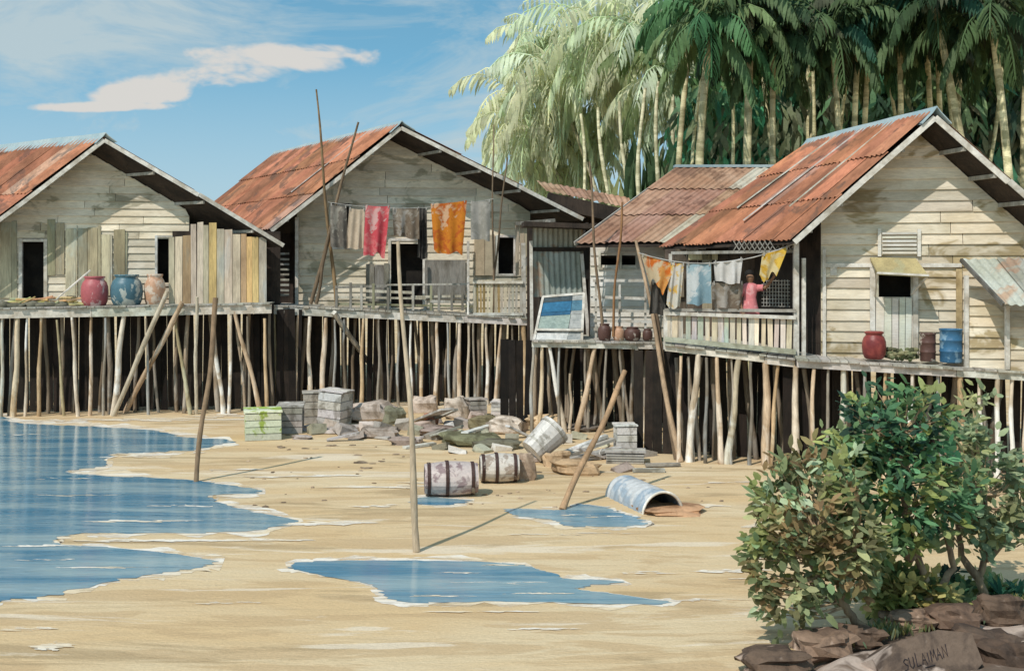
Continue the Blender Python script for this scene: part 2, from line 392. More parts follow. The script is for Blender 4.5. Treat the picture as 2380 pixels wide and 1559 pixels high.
def cloth(label, cat, m, tl, tr, bl, br, Y, folds=3, amp=.05, sag=0.02, group='clothes hung on the lines', name='laundry', Y2=None, hemj=.02):
    folds=folds*R(.45,.95); amp=amp*R(1.0,1.5)
    Y2=Y2 or Y; mb=MB(); nu,nv=18,14; A=P(*tl,Y); B=P(*tr,Y2); D=P(*bl,Y); E=P(*br,Y2); rows=[]
    ph=R(0,6); ph2=R(0,6)
    for j in range(nv+1):
        v=j/nv; row=[]
        for i in range(nu+1):
            u=i/nu; p=A.lerp(B,u).lerp(D.lerp(E,u),v)
            p.y += math.sin(u*folds*2*math.pi+ph)*amp*(.25+.75*v)+math.sin(u*9+v*3+ph2)*amp*.3*v
            p.x += math.sin(u*folds*2*math.pi*.5+ph2)*amp*.35*v
            p.z += -sag*math.sin(math.pi*u)*(1-v) + (math.sin(u*7+ph)*hemj+math.sin(u*15+ph2)*hemj*.5)*v*v
            row.append(p)
        rows.append(row)
    mb.grid(rows)
    back=[[p+Vector((0,.008,0)) for p in r][::-1] for r in rows]; mb.grid(back)
    o=mb.build(name,m,None,True,origin=(A+B)/2)
    for u in (.06,.94):
        pin=MB(); p=A.lerp(B,u)+Vector((0,-.012,.0-sag*math.sin(math.pi*u))); pin.box(p+Vector((-.012,-.012,-.05)),(.024,0,0),(0,.02,0),(0,0,.08))
        pin.build('clothes_peg','rope',o)
    return tag(o,label,cat,group)
def lineobj(a, b, label, sag=.1, r=.01):
    mb=MB(); pts=[]
    for k in range(13):
        f=k/12; p=a.lerp(b,f); p.z-=sag*4*f*(1-f); pts.append(p)
    mb.tube(pts,r,5); o=mb.build('clothes_line','rope',None,True,origin=a); return tag(o,label,'clothes line')
def standing_pole(name, label, p0, p1, r0, r1, m='pole', wob=.05, cat='pole', n=8, tone=(1,1,1), group=None):
    mb=MB(); mb.pole(p0,p1,r0,r1,n,12,wob,tone); o=mb.build(name,m,None,True,origin=(p0.x,p0.y,max(p0.z,0))); return tag(o,label,cat,group)

# ------------------------------------------------------------------ ground, silt, water
def ground():
    m,nt,b=nodes('sand')
    n1=noise_node(nt,.5,(.35,1.3,1),6,.62,dist=.5); n2=noise_node(nt,.9,(.4,2.2,1),5,.6,dist=.6); n3=noise_node(nt,.45,(.5,2.6,1),6,.65,dist=.8)
    n4=noise_node(nt,22,(1,1.6,1),6,.7)
    c=mix(nt,rng(nt,n1.outputs[0],.38,.62),(.60,.425,.235),(.64,.50,.32))
    c=mix(nt,rng(nt,n2.outputs[0],.52,.56,0,.65),c,(.50,.345,.19))
    c=mix(nt,rng(nt,n3.outputs[0],.555,.63,0,.8),c,(.40,.285,.16))
    n6=noise_node(nt,.33,(.35,3.0,1),6,.65,dist=1.2)
    c=mix(nt,rng(nt,n6.outputs[0],.59,.63,0,.7),c,(.72,.61,.47))
    gg=rng(nt,n4.outputs[0],.3,.7,.86,1.1); cc=nt.nodes.new('ShaderNodeCombineColor')
    for i in range(3): nt.links.new(gg,cc.inputs[i])
    c=mix(nt,1.0,c,cc.outputs[0],'MULTIPLY')
    nt.links.new(c,b.inputs['Base Color']); b.inputs['Roughness'].default_value=.9; b.inputs['Specular IOR Level'].default_value=.2
    n5=noise_node(nt,3.0,(.6,1.6,1),6,.65)
    ad=nt.nodes.new('ShaderNodeMath'); ad.operation='MULTIPLY_ADD'; ad.inputs[1].default_value=.35
    nt.links.new(n4.outputs[0],ad.inputs[0]); nt.links.new(n5.outputs[0],ad.inputs[2])
    bp=nt.nodes.new('ShaderNodeBump'); bp.inputs['Strength'].default_value=.5; bp.inputs['Distance'].default_value=.08
    nt.links.new(ad.outputs[0],bp.inputs['Height']); nt.links.new(bp.outputs[0],b.inputs['Normal'])
    M['sand']=m
    mb=MB(); mb.face([(-400,-60,0),(400,-60,0),(400,900,0),(-400,900,0)]); tag(mb.build('ground','sand'),kind='structure')
ground()
m,nt,b=nodes('water')
n=noise_node(nt,2.5,(.5,2.5,1),4,.6); n1=noise_node(nt,.55,(.4,3.0,1),5,.6,dist=.5)
c=mix(nt,rng(nt,n1.outputs[0],.4,.6),(.075,.21,.31),(.26,.37,.41)); nt.links.new(c,b.inputs['Base Color'])  # blue base colour stands in for the reflected sky
b.inputs['Roughness'].default_value=.07; b.inputs['Specular IOR Level'].default_value=.5
bp=nt.nodes.new('ShaderNodeBump'); bp.inputs['Strength'].default_value=.25; bp.inputs['Distance'].default_value=.05
nt.links.new(n.outputs[0],bp.inputs['Height']); nt.links.new(bp.outputs[0],b.inputs['Normal']); M['water']=m
M['silt_and_glints']=mat('silt_and_glints',(.78,.71,.62),(.72,.58,.40),lo=.46,hi=.58,scale=1.6,stretch=(.4,1.6,1),grain=12,gv=.1,bump=.3)

def smooth_poly(pts, sub=12, jit=1.6):
    n=len(pts); out=[]
    for i in range(n):
        p0,p1,p2,p3=[pts[(i+k-1)%n] for k in range(4)]
        for j in range(sub):
            t=j/sub
            q=[.5*((2*p1[a])+(-p0[a]+p2[a])*t+(2*p0[a]-5*p1[a]+4*p2[a]-p3[a])*t*t+(-p0[a]+3*p1[a]-3*p2[a]+p3[a])*t**3) for a in (0,1)]
            w=noise.noise(Vector((q[0]*.02,q[1]*.09,0)))*2+noise.noise(Vector((q[0]*.07,q[1]*.3,5)))*1.5; w2=noise.noise(Vector((q[0]*.11,q[1]*.6,8)))
            out.append((q[0]+w*jit*5+w2*jit*14,q[1]+w*jit*.8))
    return out
def sheet(mb, pts, z):
    v=[G(x,y,z) for x,y in pts]
    from mathutils.geometry import tessellate_polygon
    i=len(mb.v); mb.v+=v
    for t in tessellate_polygon([v]):
        a,b_,c_=[v[k] for k in t]
        nz=(b_-a).cross(c_-a).z
        t=t if nz>0 else t[::-1]
        mb.f.append(tuple(i+k for k in t)); mb.t.append((1,1,1))
nt=M['silt_and_glints'].node_tree; b=nt.nodes['Principled BSDF']; tr=nt.nodes.new('ShaderNodeBsdfTransparent'); ms=nt.nodes.new('ShaderNodeMixShader')
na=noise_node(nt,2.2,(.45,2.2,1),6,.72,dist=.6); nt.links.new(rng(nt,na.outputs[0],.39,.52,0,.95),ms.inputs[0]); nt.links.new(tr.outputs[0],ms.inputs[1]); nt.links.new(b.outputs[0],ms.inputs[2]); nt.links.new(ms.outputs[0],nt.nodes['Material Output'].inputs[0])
def inside(x,y,poly):
    r=False
    for i in range(len(poly)):
        (x0,y0),(x1,y1)=poly[i],poly[i-1]
        if (y0>y)!=(y1>y) and x<(x1-x0)*(y-y0)/(y1-y0)+x0: r=not r
    return r
W=[[(-90,977),(60,985),(200,990),(360,1000),(430,1016),(540,1023),(470,1043),(380,1050),(255,1056),(240,1082),(150,1094),(220,1104),(420,1113),(540,1128),(615,1142),(500,1152),(520,1172),(610,1192),(690,1212),(560,1234),(330,1238),(180,1240),(125,1260),(300,1275),(490,1300),(430,1322),(280,1345),(120,1383),(0,1394),(-90,1400)],
   [(670,1318),(740,1303),(960,1302),(1180,1308),(1260,1324),(1320,1344),(1440,1350),(1340,1366),(1420,1378),(1550,1398),(1440,1403),(1200,1396),(930,1397),(870,1360),(780,1342)],
   [(1190,1182),(1300,1184),(1330,1171),(1400,1176),(1440,1190),(1480,1203),(1490,1220),(1330,1222),(1285,1208),(1200,1198)],
   [(965,1156),(1040,1157),(1090,1163),(1040,1172),(965,1170)],
   ]
wm=MB(); sm=MB()
for k,poly in enumerate(W):
    sp=smooth_poly(poly); sheet(wm,sp,.008)
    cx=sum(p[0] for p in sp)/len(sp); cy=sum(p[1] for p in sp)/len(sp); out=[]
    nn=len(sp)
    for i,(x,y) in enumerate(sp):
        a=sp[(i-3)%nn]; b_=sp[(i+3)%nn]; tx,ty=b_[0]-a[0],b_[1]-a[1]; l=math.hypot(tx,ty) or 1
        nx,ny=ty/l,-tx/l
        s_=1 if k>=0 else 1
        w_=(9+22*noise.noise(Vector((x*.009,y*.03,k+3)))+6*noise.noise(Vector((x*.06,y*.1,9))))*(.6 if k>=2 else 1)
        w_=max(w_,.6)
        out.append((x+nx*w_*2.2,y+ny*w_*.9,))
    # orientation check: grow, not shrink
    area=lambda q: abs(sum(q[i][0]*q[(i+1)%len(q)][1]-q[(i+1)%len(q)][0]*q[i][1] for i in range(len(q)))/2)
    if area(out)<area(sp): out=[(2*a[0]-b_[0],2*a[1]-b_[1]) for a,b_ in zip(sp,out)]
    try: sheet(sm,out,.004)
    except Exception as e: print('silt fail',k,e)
tag(wm.build('water','water'),kind='structure')
def streak(cx,cy,w,h):  # pale silt bars; those lying on the pools stand in for surface glints
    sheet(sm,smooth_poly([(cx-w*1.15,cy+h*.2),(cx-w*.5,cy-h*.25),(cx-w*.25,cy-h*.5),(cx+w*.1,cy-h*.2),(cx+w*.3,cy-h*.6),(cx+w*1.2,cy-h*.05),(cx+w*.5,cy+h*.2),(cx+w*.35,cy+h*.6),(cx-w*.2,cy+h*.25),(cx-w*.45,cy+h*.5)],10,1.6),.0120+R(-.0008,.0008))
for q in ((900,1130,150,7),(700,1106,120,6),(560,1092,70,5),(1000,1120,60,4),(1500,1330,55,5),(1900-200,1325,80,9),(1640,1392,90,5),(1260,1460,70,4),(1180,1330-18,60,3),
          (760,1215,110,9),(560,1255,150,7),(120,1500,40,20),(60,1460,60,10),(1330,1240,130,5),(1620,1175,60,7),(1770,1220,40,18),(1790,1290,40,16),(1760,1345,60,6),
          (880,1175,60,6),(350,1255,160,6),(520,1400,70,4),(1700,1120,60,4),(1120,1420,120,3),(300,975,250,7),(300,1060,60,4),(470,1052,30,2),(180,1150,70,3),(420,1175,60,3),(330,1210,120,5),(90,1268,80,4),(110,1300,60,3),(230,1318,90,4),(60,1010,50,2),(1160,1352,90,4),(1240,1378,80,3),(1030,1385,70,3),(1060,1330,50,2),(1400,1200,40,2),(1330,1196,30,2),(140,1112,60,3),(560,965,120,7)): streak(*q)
tag(sm.build('silt_and_glints','silt_and_glints'),kind='structure')
# ridge of raised mud clods and pebbles
mb=MB()
for _ in range(110):
    px=R(560,1700); py=R(1000,1180); q=G(px,py); s_=R(.01,.035)
    if any(inside(px,py,w_) for w_ in W): continue
    t=R(.5,1.1); mb.blob(q+Vector((0,0,s_*.2)),(s_*R(1,2.2),s_,s_*.6),6,4,.3,(t,t*.85,t*.65))
for (x,y,n_) in ((860,1075,12),(1180,1085,12),(760,1040,14)):
    for _ in range(n_//2):
        q=G(x+random.gauss(0,45),y+random.gauss(0,6)); s_=R(.03,.07); t=R(.45,.7); mb.blob(q,(s_*R(1.2,2.6),s_*1.2,s_*.35),7,4,.3,(t,t*.85,t*.65))
tag(mb.build('mud_clods','rock'),kind='stuff'); 

# ------------------------------------------------------------------ HOUSE A (left)
fA=Frame(240,30.9,.12)
hA=thing('stilt_house','cream boarded stilt house at the far left with jars on its deck','house',fA.pt(0,0,0))
nA=-1.5
p0,p1,uA=deck(hA,fA,nA,(-60,716),(632,704),3.2,.24)
zA=p0.z
pk=fA.w(240,322,-.8); le=fA.w(-110,584,-.8); re_=fA.w(655,566,-.8)
back=PZ(-5,349,pk.z)-pk; back=back*1.5
gable_roof(hA,[le,pk,re_],back,'rust',sheets=(.65,2))
sL,_=fA.hit(-70,600,0); sR,_=fA.hit(440,600,0); _,zc=fA.hit(440,507,0); ap=fA.hit(243,362,0)
sl2,zl2=fA.hit(-70,585,0)
poly=gable_poly(fA,sL,sR,zA,le,pk,re_,back); zl2=poly[4][1]-.1
dr=prect(fA,0,52,562,104,700); dr=(dr[0],dr[1],zA,dr[3]); win=prect(fA,0,366,552,400,660)
mb=MB(); siding(mb,fA,0,poly,[dr,win],.21); mb.build('wall','siding',hA)
d_=window(hA,fA,(dr[0],dr[1],dr[2]+.02,dr[3]),0,.08,name='door'); window(hA,fA,win,0,.06)
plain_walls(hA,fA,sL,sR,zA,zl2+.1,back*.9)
# mossy hanging boards against the wall, patched vertical sheets
for (x0,x1,y0,y1,t) in ((0,40,520,690,(.75,.8,.72)),(110,150,515,640,(.62,.66,.58)),(152,180,530,690,(1.15,1.2,1.15)),(182,235,525,685,(.68,.72,.62)),(236,262,540,685,(1.1,1.12,1.08)),(264,296,535,680,(.6,.64,.55))):
    mb=MB(); r=prect(fA,-.05,x0,y0,x1,y1); vplanks(mb,fA,-.07,r[0],r[1],max(r[2],zA+.01),r[3],.26,(.9,1.1),.08); 
    for i in range(len(mb.t)): mb.t[i]=tuple(a*b_ for a,b_ in zip(mb.t[i],t))
    mb.build('loose_board','planks',hA)
# lean-to shed of upright planks under the right eave
fs=Frame(530,30.6,.12)
sh0,_=fs.hit(392,600); sh1,_=fs.hit(622,600)
def ztop(s):
    p=fs.pt(s,0,0); px=CX+p.x/p.y*F; py=548 if px<436 else (520 if px<500 else 530+(px-500)*.22)
    return CH-(py-HY)/F*p.y
mb=MB(); vplanks(mb,fs,0,sh0,sh1,zA+.01,ztop,.19,(.8,1.15),.04,hue=[(1.1,.9,.55),(.8,.85,.75),(1.1,1.08,1.05),(.75,.6,.45)]); mb.build('plank_wall','planks',hA)
mb=MB(); rect(mb,fs,.55,sh0,sh1+.3,zA,zA+2.1,.04); mb.build('back_wall','darkwood',hA)
stA=[(41,740,30,932,.10,TONES[1]),(63,740,58,960,.05,TONES[2]),(96,737,90,958,.07),(132,743,149,965,.055,TONES[3]),(167,737,182,962,.07,TONES[2]),(212,737,209,962,.065,TONES[4]),
 (288,734,262,962,.11,TONES[2]),(407,745,443,940,.07,TONES[3]),(495,738,519,965,.08,TONES[2]),(537,727,532,960,.06,TONES[2]),(545,724,607,940,.085,TONES[4]),(615,740,620,945,.07,TONES[1]),(5,738,2,955,.06),(340,740,345,950,.05,g(.5)),(575,735,580,950,.05,g(.55)),(245,738,240,955,.05,g(.55))]
stilts(hA,fA,nA,stA)
s0,_=fA.hit(-90,700,nA); s1,_=fA.hit(640,700,nA)
inner_stilts(hA,fA,nA+.3,nA+.85,s0,s1,zA,16)
skirt(hA,fA,nA+1.0,s0-.5,s1+.6,zA-.1)  # skirt boards stand in for the under-floor shade
mb=MB()   # two long planks leaned on the deck edge
standing_pole('leaning_plank','long grey plank leaning from the beach up to the left deck, left of a pair',G(263,967),fA.w(390,676,nA-.22),.07,.07,'stilt',.02,'plank',4,(1,.98,.92),'planks leaned on the left deck')
standing_pole('leaning_plank','long tan plank leaning from the beach up to the left deck, right of a pair',G(290,960),fA.w(424,702,nA-.16),.08,.07,'stilt',.02,'plank',4,(1.0,.85,.72),'planks leaned on the left deck')

# jars
def jar(label, px0, px1, py0, py1, fr, n, m, prof=None, kind='water_jar', cat='water jar', lidm=None, group=None, zb=None):
    a=fr.w((px0+px1)/2,py1,n); r=(fr.w(px1,py1,n)-fr.w(px0,py1,n)).length/2; _,zt=fr.hit((px0+px1)/2,py0,n)
    if zb is not None: a.z=zb
    h=zt-a.z; prof=prof or [(0,0),(.66,0),(.80,.05),(.95,.22),(1,.45),(.97,.66),(.86,.80),(.70,.88),(.68,.92),(.76,.96),(.76,1),(.66,1),(.62,.93),(.58,.88)]
    t=thing(kind,label,cat,a,group)
    mb=MB(); mb.lathe(a,[(q[0]*r,q[1]*h) for q in prof],28); mb.build('body',m,t,True)
    mb=MB(); rr=prof[-1][0]*r; mb.lathe(a,[(1e-4,h*.9),(rr*.98,h*.9)],28); mb.build('contents','black',t)
    if lidm:
        mb=MB(); k=max(q[0] for q in prof[-5:])*r; mb.lathe(a,[(k*1.05,h*.97),(k*1.08,h*1.0),(k*.9,h*1.04),(1e-4,h*1.05)],24); mb.build('lid',lidm,t)
    return t
jar('round red glazed water jar, left of three on the left deck',188,252,642,702,fA,nA+.5,'jar_pink',zb=zA)
jar('large blue green water jar, middle of three on the left deck',257,332,638,703,fA,nA+.45,'jar_teal',zb=zA)
jar('small tan clay jar, right of three on the left deck',335,385,637,697,fA,nA+.6,'jar_tan',zb=zA)
# firewood pile beside the jars
t=thing('brushwood_pile','heap of split branches beside the red jar on the left deck','firewood',fA.w(130,700,nA+.6))
mb=MB()
for k in range(38):
    a=fA.w(R(40,185),0,nA+R(.3,.9)); a.z=zA+R(.03,.22); L=R(.4,1.0); an=R(-.5,1.0); d=Vector((math.cos(an)*L,R(-.2,.2),abs(math.sin(an))*L*.45))
    mb.pole(a-d/2+Vector((0,0,.05)),a+d/2,R(.015,.035),None,6,3,.02,(R(.6,1.1),R(.55,.95),R(.35,.6)))
mb.build('branches','planks',t)
mb=MB(); mb.beam(fA.w(130,696,nA+.3),fA.w(210,628,nA+.7),.10,.03,t=g(1.2)); mb.build('leaning_board','fascia',t)
mb=MB()   # rag heap
for k in range(7):
    a=fA.w(10+k*22,0,nA+.35); a.z=zA+.05; mb.blob(a,(R(.15,.3),.2,R(.07,.15)),10,6,.3,(.5,.5,.42))
o=mb.build('rag_heap','c_pale',None,True,origin=fA.w(70,700,nA+.35)); tag(o,'low heap of grey rags at the left end of the left deck','rags')

# ------------------------------------------------------------------ HOUSE B (middle)
fB=Frame(930,33.0,.10)
hB=thing('stilt_house','middle stilt house with wide shaded gable and washing strung across its front','house',fB.pt(0,0,0))
nB=-1.6
p0,p1,uB=deck(hB,fB,nB,(622,708),(1236,738),3.4,.2)
zB0,zB1=p0.z,p1.z; zB=(zB0+zB1)/2
pk=fB.w(930,294,-1.2); le=fB.w(628,532,-1.2); re_=fB.w(1352,505,-1.2)
back=PZ(640,362,pk.z)-pk
gable_roof(hB,[le,pk,re_],back,'rust',sheets=(.7,3),cap=(.42,.12),purl=4,battens=(.2,))
sL,_=fB.hit(690,600,0); sR,_=fB.hit(1232,600,0); _,zl=fB.hit(690,515,0); ap=fB.hit(905,350,0); _,zr=fB.hit(1232,512,0)
poly=gable_poly(fB,sL,sR,zB1,le,pk,re_,back); zl=poly[4][1]-.1
door=prect(fB,0,908,560,985,700); door=(door[0],door[1],zB,door[3]); w2=prect(fB,0,1157,552,1194,636); w3=prect(fB,0,770,480,812,575)
mb=MB(); siding(mb,fB,0,poly,[door,w2,w3],.24); mb.build('wall','siding',hB)
window(hB,fB,door,0,.08,name='door'); window(hB,fB,w2,0,.07); window(hB,fB,w3,0,.06)
mb=MB(); r=prect(fB,-.08,987,605,1082,695); rect(mb,fB,-.1,*r,.04,g(.55)); mb.build('grey_door_panel','greywood',hB)
mb=MB(); r=prect(fB,-.08,1102,545,1150,640); vplanks(mb,fB,-.1,r[0],r[1],r[2],r[3],.3,(.95,1.05),.01); mb.build('shutter','c_cream',hB)
mb=MB(); r=prect(fB,-.08,850,615,905,700); vplanks(mb,fB,-.1,r[0],r[1],r[2],r[3],.3,(.5,.6),.05); mb.build('shutter','greywood',hB)
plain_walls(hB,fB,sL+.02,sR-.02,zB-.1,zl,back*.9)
# dark side passage and louvred boards on the left
mb=MB(); r=prect(fB,.3,612,565,692,700); rect(mb,fB,.5,r[0],r[1]+.2,zB,r[3]+.3,.05); mb.build('passage_wall','darkwood',hB)
mb=MB(); 
for k in range(9):
    y=590+k*12; a=fB.w(643,y,-.2); b_=fB.w(672,y+R(-2,2),-.2); mb.beam(a,b_,.06,.06,t=tv(.6,1.1))
mb.build('slatted_shelf','greywood',hB)
# corner board, porch posts
for (x,y0,x1,y1,w,tn) in ((690,505,690,712,.07,1),(1088,560,1088,735,.06,1),(1216,565,1218,745,.09,.8),(985,600,985,712,.05,1)):
    mb=MB(); mb.beam(fB.w(x,y0,-.3 if x<1200 else nB+.1),fB.w(x1,y1,-.3 if x<1200 else nB+.1),w*1.3,w*1.3,t=g(tn)); mb.build('post','fascia',hB)
mb=MB(); mb.beam(fB.w(1275,512,nB+.2),fB.w(1214,625,nB+.1),.12,.10,t=g(.7)); mb.build('brace','greywood',hB)
mb=MB(); a=fB.w(1198,520,nB+.4); b_=fB.w(1290,512,nB+.4); mb.beam(a,b_,.1,.1,t=g(.5)); mb.build('beam','greywood',hB)
# green plank beside window
mb=MB(); r=prect(fB,nB+.5,1198,522,1226,640); vplanks(mb,fB,nB+.5,r[0],r[1],r[2],r[3],.15,(.7,.9),.02); mb.build('plank_wall','planks',hB)
# picket balustrade right, broken rails left
def pickets(house, fr, n, x0, x1, yt, yb, step, name='railing', pw=.07, tops=True, tint=(.7,1.15), rails=True, hue=None):
    mb=MB(); x=x0
    f=lambda v,x_: v(x_) if callable(v) else v
    while x<=x1:
        a=fr.w(x+R(-1,1),f(yt,x)+R(-3,3),n); b_=fr.w(x+R(-1.5,1.5),f(yb,x),n); t=tv(*tint,.06)
        if hue and R(0,1)<.5: t=tuple(p*q for p,q in zip(t,random.choice(hue)))
        mb.beam(a,b_,pw*R(.8,1.2),.025,up=tuple(fr.N),t=t); x+=step*R(.85,1.15)
    r=mb.build(name,'planks',house)
    if rails:
        for y in (f(yt,x0)+4,f(yb,x0)-6):
            mb=MB(); dy=(f(yt,x1)-f(yt,x0)); mb.beam(fr.w(x0-3,y,n-.05),fr.w(x1+3,y+dy,n-.05),.05,.08,t=tv(.9,1.1))
            mb.build('rail','fascia',r)
    return r
pickets(hB,fB,nB+.05,1102,1213,652,736,8.5,hue=[(.7,.6,.35),(1.1,1.1,1.05)])
mb=MB()
for (x0,y0,x1,y1,w) in ((780,668,900,664,.07),(780,690,990,694,.06),(850,676,960,680,.08),(955,690,1085,688,.07),(780,706,1100,712,.06),(900,662,1085,660,.05),(1000,700,1085,702,.08)):
    mb.beam(fB.w(x0,y0,nB+R(.05,.2)),fB.w(x1,y1,nB+R(.05,.2)),.04,w,t=random.choice([g(1),g(.6),(.6,.62,.45),(1.1,1.08,1)]))
for x in (782,815,840,868,902,960,1002,1020,1050,1075):
    mb.beam(fB.w(x,R(655,670),nB+.1),fB.w(x,722,nB+.1),.07,.05,t=random.choice([g(1),g(.55),(.6,.62,.45)]))
mb.build('railing','greywood',hB)
stB=[(638,730,638,937,.07,TONES[3]),(667,730,667,932,.075,TONES[5]),(693,732,685,942,.075,TONES[4]),(720,735,719,925,.08,TONES[2]),(757,738,748,925,.10,TONES[4]),(845,740,839,935,.07,TONES[1]),(800,740,802,930,.06,g(.4)),
 (880,742,878,930,.05,g(.5)),(925,742,926,930,.05,g(.55)),(978,745,980,930,.07,TONES[1]),(1015,745,1012,930,.08,TONES[4]),(1040,748,1045,930,.05,g(.6)),(1068,748,1067,930,.085,TONES[4]),(1088,700,1087,930,.06,TONES[2]),(1130,748,1131,930,.07,TONES[2]),(1165,752,1150,930,.06,TONES[4]),(1216,745,1219,950,.11,TONES[1]),(1100,748,1104,932,.05,g(.6)),(955,745,956,928,.05,TONES[2]),(778,742,776,930,.05,g(.5)),(1190,750,1192,938,.05,g(.45)),(900,745,902,928,.04,g(.5))]
stilts(hB,fB,nB,stB)
s0,_=fB.hit(622,700,nB); s1,_=fB.hit(1236,700,nB)
inner_stilts(hB,fB,nB+.3,nB+.85,s0,s1,zB,16,(.3,.6))
skirt(hB,fB,nB+1.0,s0-.6,s1+.8,zB-.1)  # skirt boards stand in for the under-floor shade
standing_pole('leaning_plank','long grey beam slanting down from the middle deck to the rubble',G(908,921),fB.w(776,726,nB-.25),.075,.085,'greywood',.02,'plank',4,g(1.4))
# standing poles around house B
standing_pole('tall_pole','tallest thin pole, rising above the left end of the middle roof',fB.w(783,712,nB+.5),fB.w(735,208,nB-.2),.06,.025,'pole',.05,tone=(.9,.85,.7))
standing_pole('tall_pole','dark pole leaning right across the tallest pole, in front of the middle roof',fB.w(722,706,nB+.4),fB.w(833,284,nB-.4),.06,.03,'pole',.04,tone=g(.7))
standing_pole('leaning_pole','short dark stick propped beside the crossed poles on the middle deck',fB.w(735,706,nB+.3),fB.w(768,540,nB+.1),.05,.04,'pole',.04,tone=g(.55))
standing_pole('tall_pole','thin pole standing at the right end of the middle washing line',fB.w(1146,740,nB+.1),fB.w(1148,290,nB-.1),.035,.018,'pole',.04,tone=g(.75))
standing_pole('tall_pole','short thin pole leaning right beside the middle house window',fB.w(1148,640,nB+.1),fB.w(1180,366,nB-.1),.03,.02,'pole',.03,tone=g(.6))
YL=31.2
la=fB.w(762,470,nB-.1); lb=fB.w(1148,462,nB-.05)
lineobj(la,lb,'thin washing line strung between poles before the middle house',.22)
cloth('dark grey shirt with sleeves at the left end of the middle washing line','shirt','c_grey',(768,474),(806,480),(770,572),(806,578),la.y-.05)
cloth('cream cloth between grey shirt and red cloth on the middle line','cloth','c_cream',(812,484),(848,486),(802,579),(846,577),la.y)
cloth('red ragged cloth hanging on the middle washing line','cloth','c_red',(850,477),(906,479),(846,588),(896,598),la.y-.02,hemj=.07)
cloth('grey brown cloth with pale hem between red and orange cloths','cloth','c_brown',(912,484),(974,484),(914,548),(974,556),la.y)
cloth('charcoal towel hanging behind the grey brown cloth by the orange cloth','towel','c_dark',(972,482),(992,484),(970,600),(992,602),la.y+.25)
cloth('bright orange towel hanging on the middle washing line','towel','c_orange',(1001,474),(1085,466),(1008,584),(1076,592),la.y-.03,hemj=.05)
cloth('pale grey shirt at the right end of the middle washing line','shirt','c_pale',(1094,468),(1140,466),(1096,555),(1138,560),la.y)

# small roof behind, between middle and right houses
t=thing('back_shed','low dark shed roof seen between the middle and right houses','shed',P(1370,500,38)*1)
ORI[t.name]=Vector((P(1370,500,38).x,38,0)); t.location=ORI[t.name]
mb=MB(); a=P(1270,446,38); b_=P(1470,486,38); corrug(mb,a+Vector((-.3,1.8,.5)),b_+Vector((0,1.8,.5)),a,b_,.8,1); mb.build('roof','rustbrown',t)
mb=MB(); mb.beam(a+Vector((0,0,-.3)),b_+Vector((0,0,-.35)),1.2,.5,t=g(1)); 
mb.box((a.x,38.5,0),(b_.x-a.x,0,0),(0,1.2,0),(0,0,b_.z-.1)); mb.build('wall','darkwood',t)

# ------------------------------------------------------------------ HOUSE D with its platform and metal shed (centre right)
fD=Frame(1440,28.0,-.02); nD=-1.6
hD=thing('stilt_house','brown roofed hut behind, with two small dark windows in its pale wall','house',fD.pt(0,0,0))
p0,p1,_=deck(hD,fD,nD,(1236,790),(1545,796),2.6,.13); zD=(p0.z+p1.z)/2
E0=P(1338,566,26.9); E1=P(1655,563,26.9); R0=P(1575,392,30.5); R1=P(1885,392,30.5); 
mb=MB(); corrug(mb,R0,R1,E0,E1,.8,3,tint=(.85,1.15)); rf=mb.build('roof','rustbrown',hD)
mb=MB(); q=[p+Vector((0,0,-.07)) for p in (R0,R1,E1,E0)]; mb.hexa(q,[p+Vector((0,0,-.03)) for p in q]); mb.build('roof_deck','darkwood',rf)
mb=MB(); mb.beam(R0+Vector((-.1,0,.06)),R1+Vector((0,0,.06)),.34,.07); mb.build('ridge_cap','ridge',rf)
mb=MB(); mb.beam(R0+Vector((-.03,0,.0)),E0+Vector((-.03,0,.0)),.03,.09,t=g(.7)); mb.build('fascia','fascia',rf)
sL,_=fD.hit(1372,700,0); sR,_=fD.hit(1640,700,0); _,zt=fD.hit(1440,556,0)
w1=prect(fD,0,1395,588,1434,622); w2=prect(fD,0,1444,588,1478,622)
mb=MB(); siding(mb,fD,0,[(sL,zD),(sR,zD),(sR,zt+.0),(sL,zt)],[w1,w2],.26,(.95,1.1)); mb.build('wall','siding_white',hD)
window(hD,fD,w1,0,.05); window(hD,fD,w2,0,.05)
mb=MB(); 
for (x0,y0,x1,y1) in ((1378,652,1500,652),(1378,690,1500,694),(1380,720,1520,724),(1380,745,1530,748),(1380,765,1530,770)):
    mb.beam(fD.w(x0,y0,nD+.35),fD.w(x1,y1,nD+.35),.03,.07,t=g(.9))
for x in (1385,1440,1500,1528): mb.beam(fD.w(x,650,nD+.4),fD.w(x,790,nD+.4),.05,.05,t=g(.9))
mb.build('railing','fascia',hD)
# rear walls under the roof
mb=MB(); mb.box(P(1372,600,28.2)*1,(4.2,0,0),(0,.05,0),(0,0,.9)); 
a=fD.pt(sL,.05,zD); mb.box(a,(0,2.6,0),(.05,0,0),(0,0,zt-zD)); a=fD.pt(sL+1.2,2.5,zD); mb.box(a,(4,0,0),(0,.05,0),(0,0,2.6)); mb.build('side_wall','darkwood',hD)
stD=[(1260,800,1255,975,.07,TONES[1]),(1276,800,1314,1000,.08,TONES[2]),(1325,868,1324,965,.05,TONES[2]),(1385,800,1338,1003,.09,TONES[4]),(1300,800,1298,985,.05,g(.5)),(1410,805,1400,990,.05,g(.5)),(1440,805,1450,990,.05,g(.45)),(1480,810,1498,978,.075,TONES[2]),(1240,798,1236,975,.06,g(.6)),(1360,805,1366,985,.05,g(.5)),(1524,815,1530,1045,.085,TONES[4])]
stilts(hD,fD,nD,stD)
s0,_=fD.hit(1236,790,nD); s1,_=fD.hit(1560,790,nD)
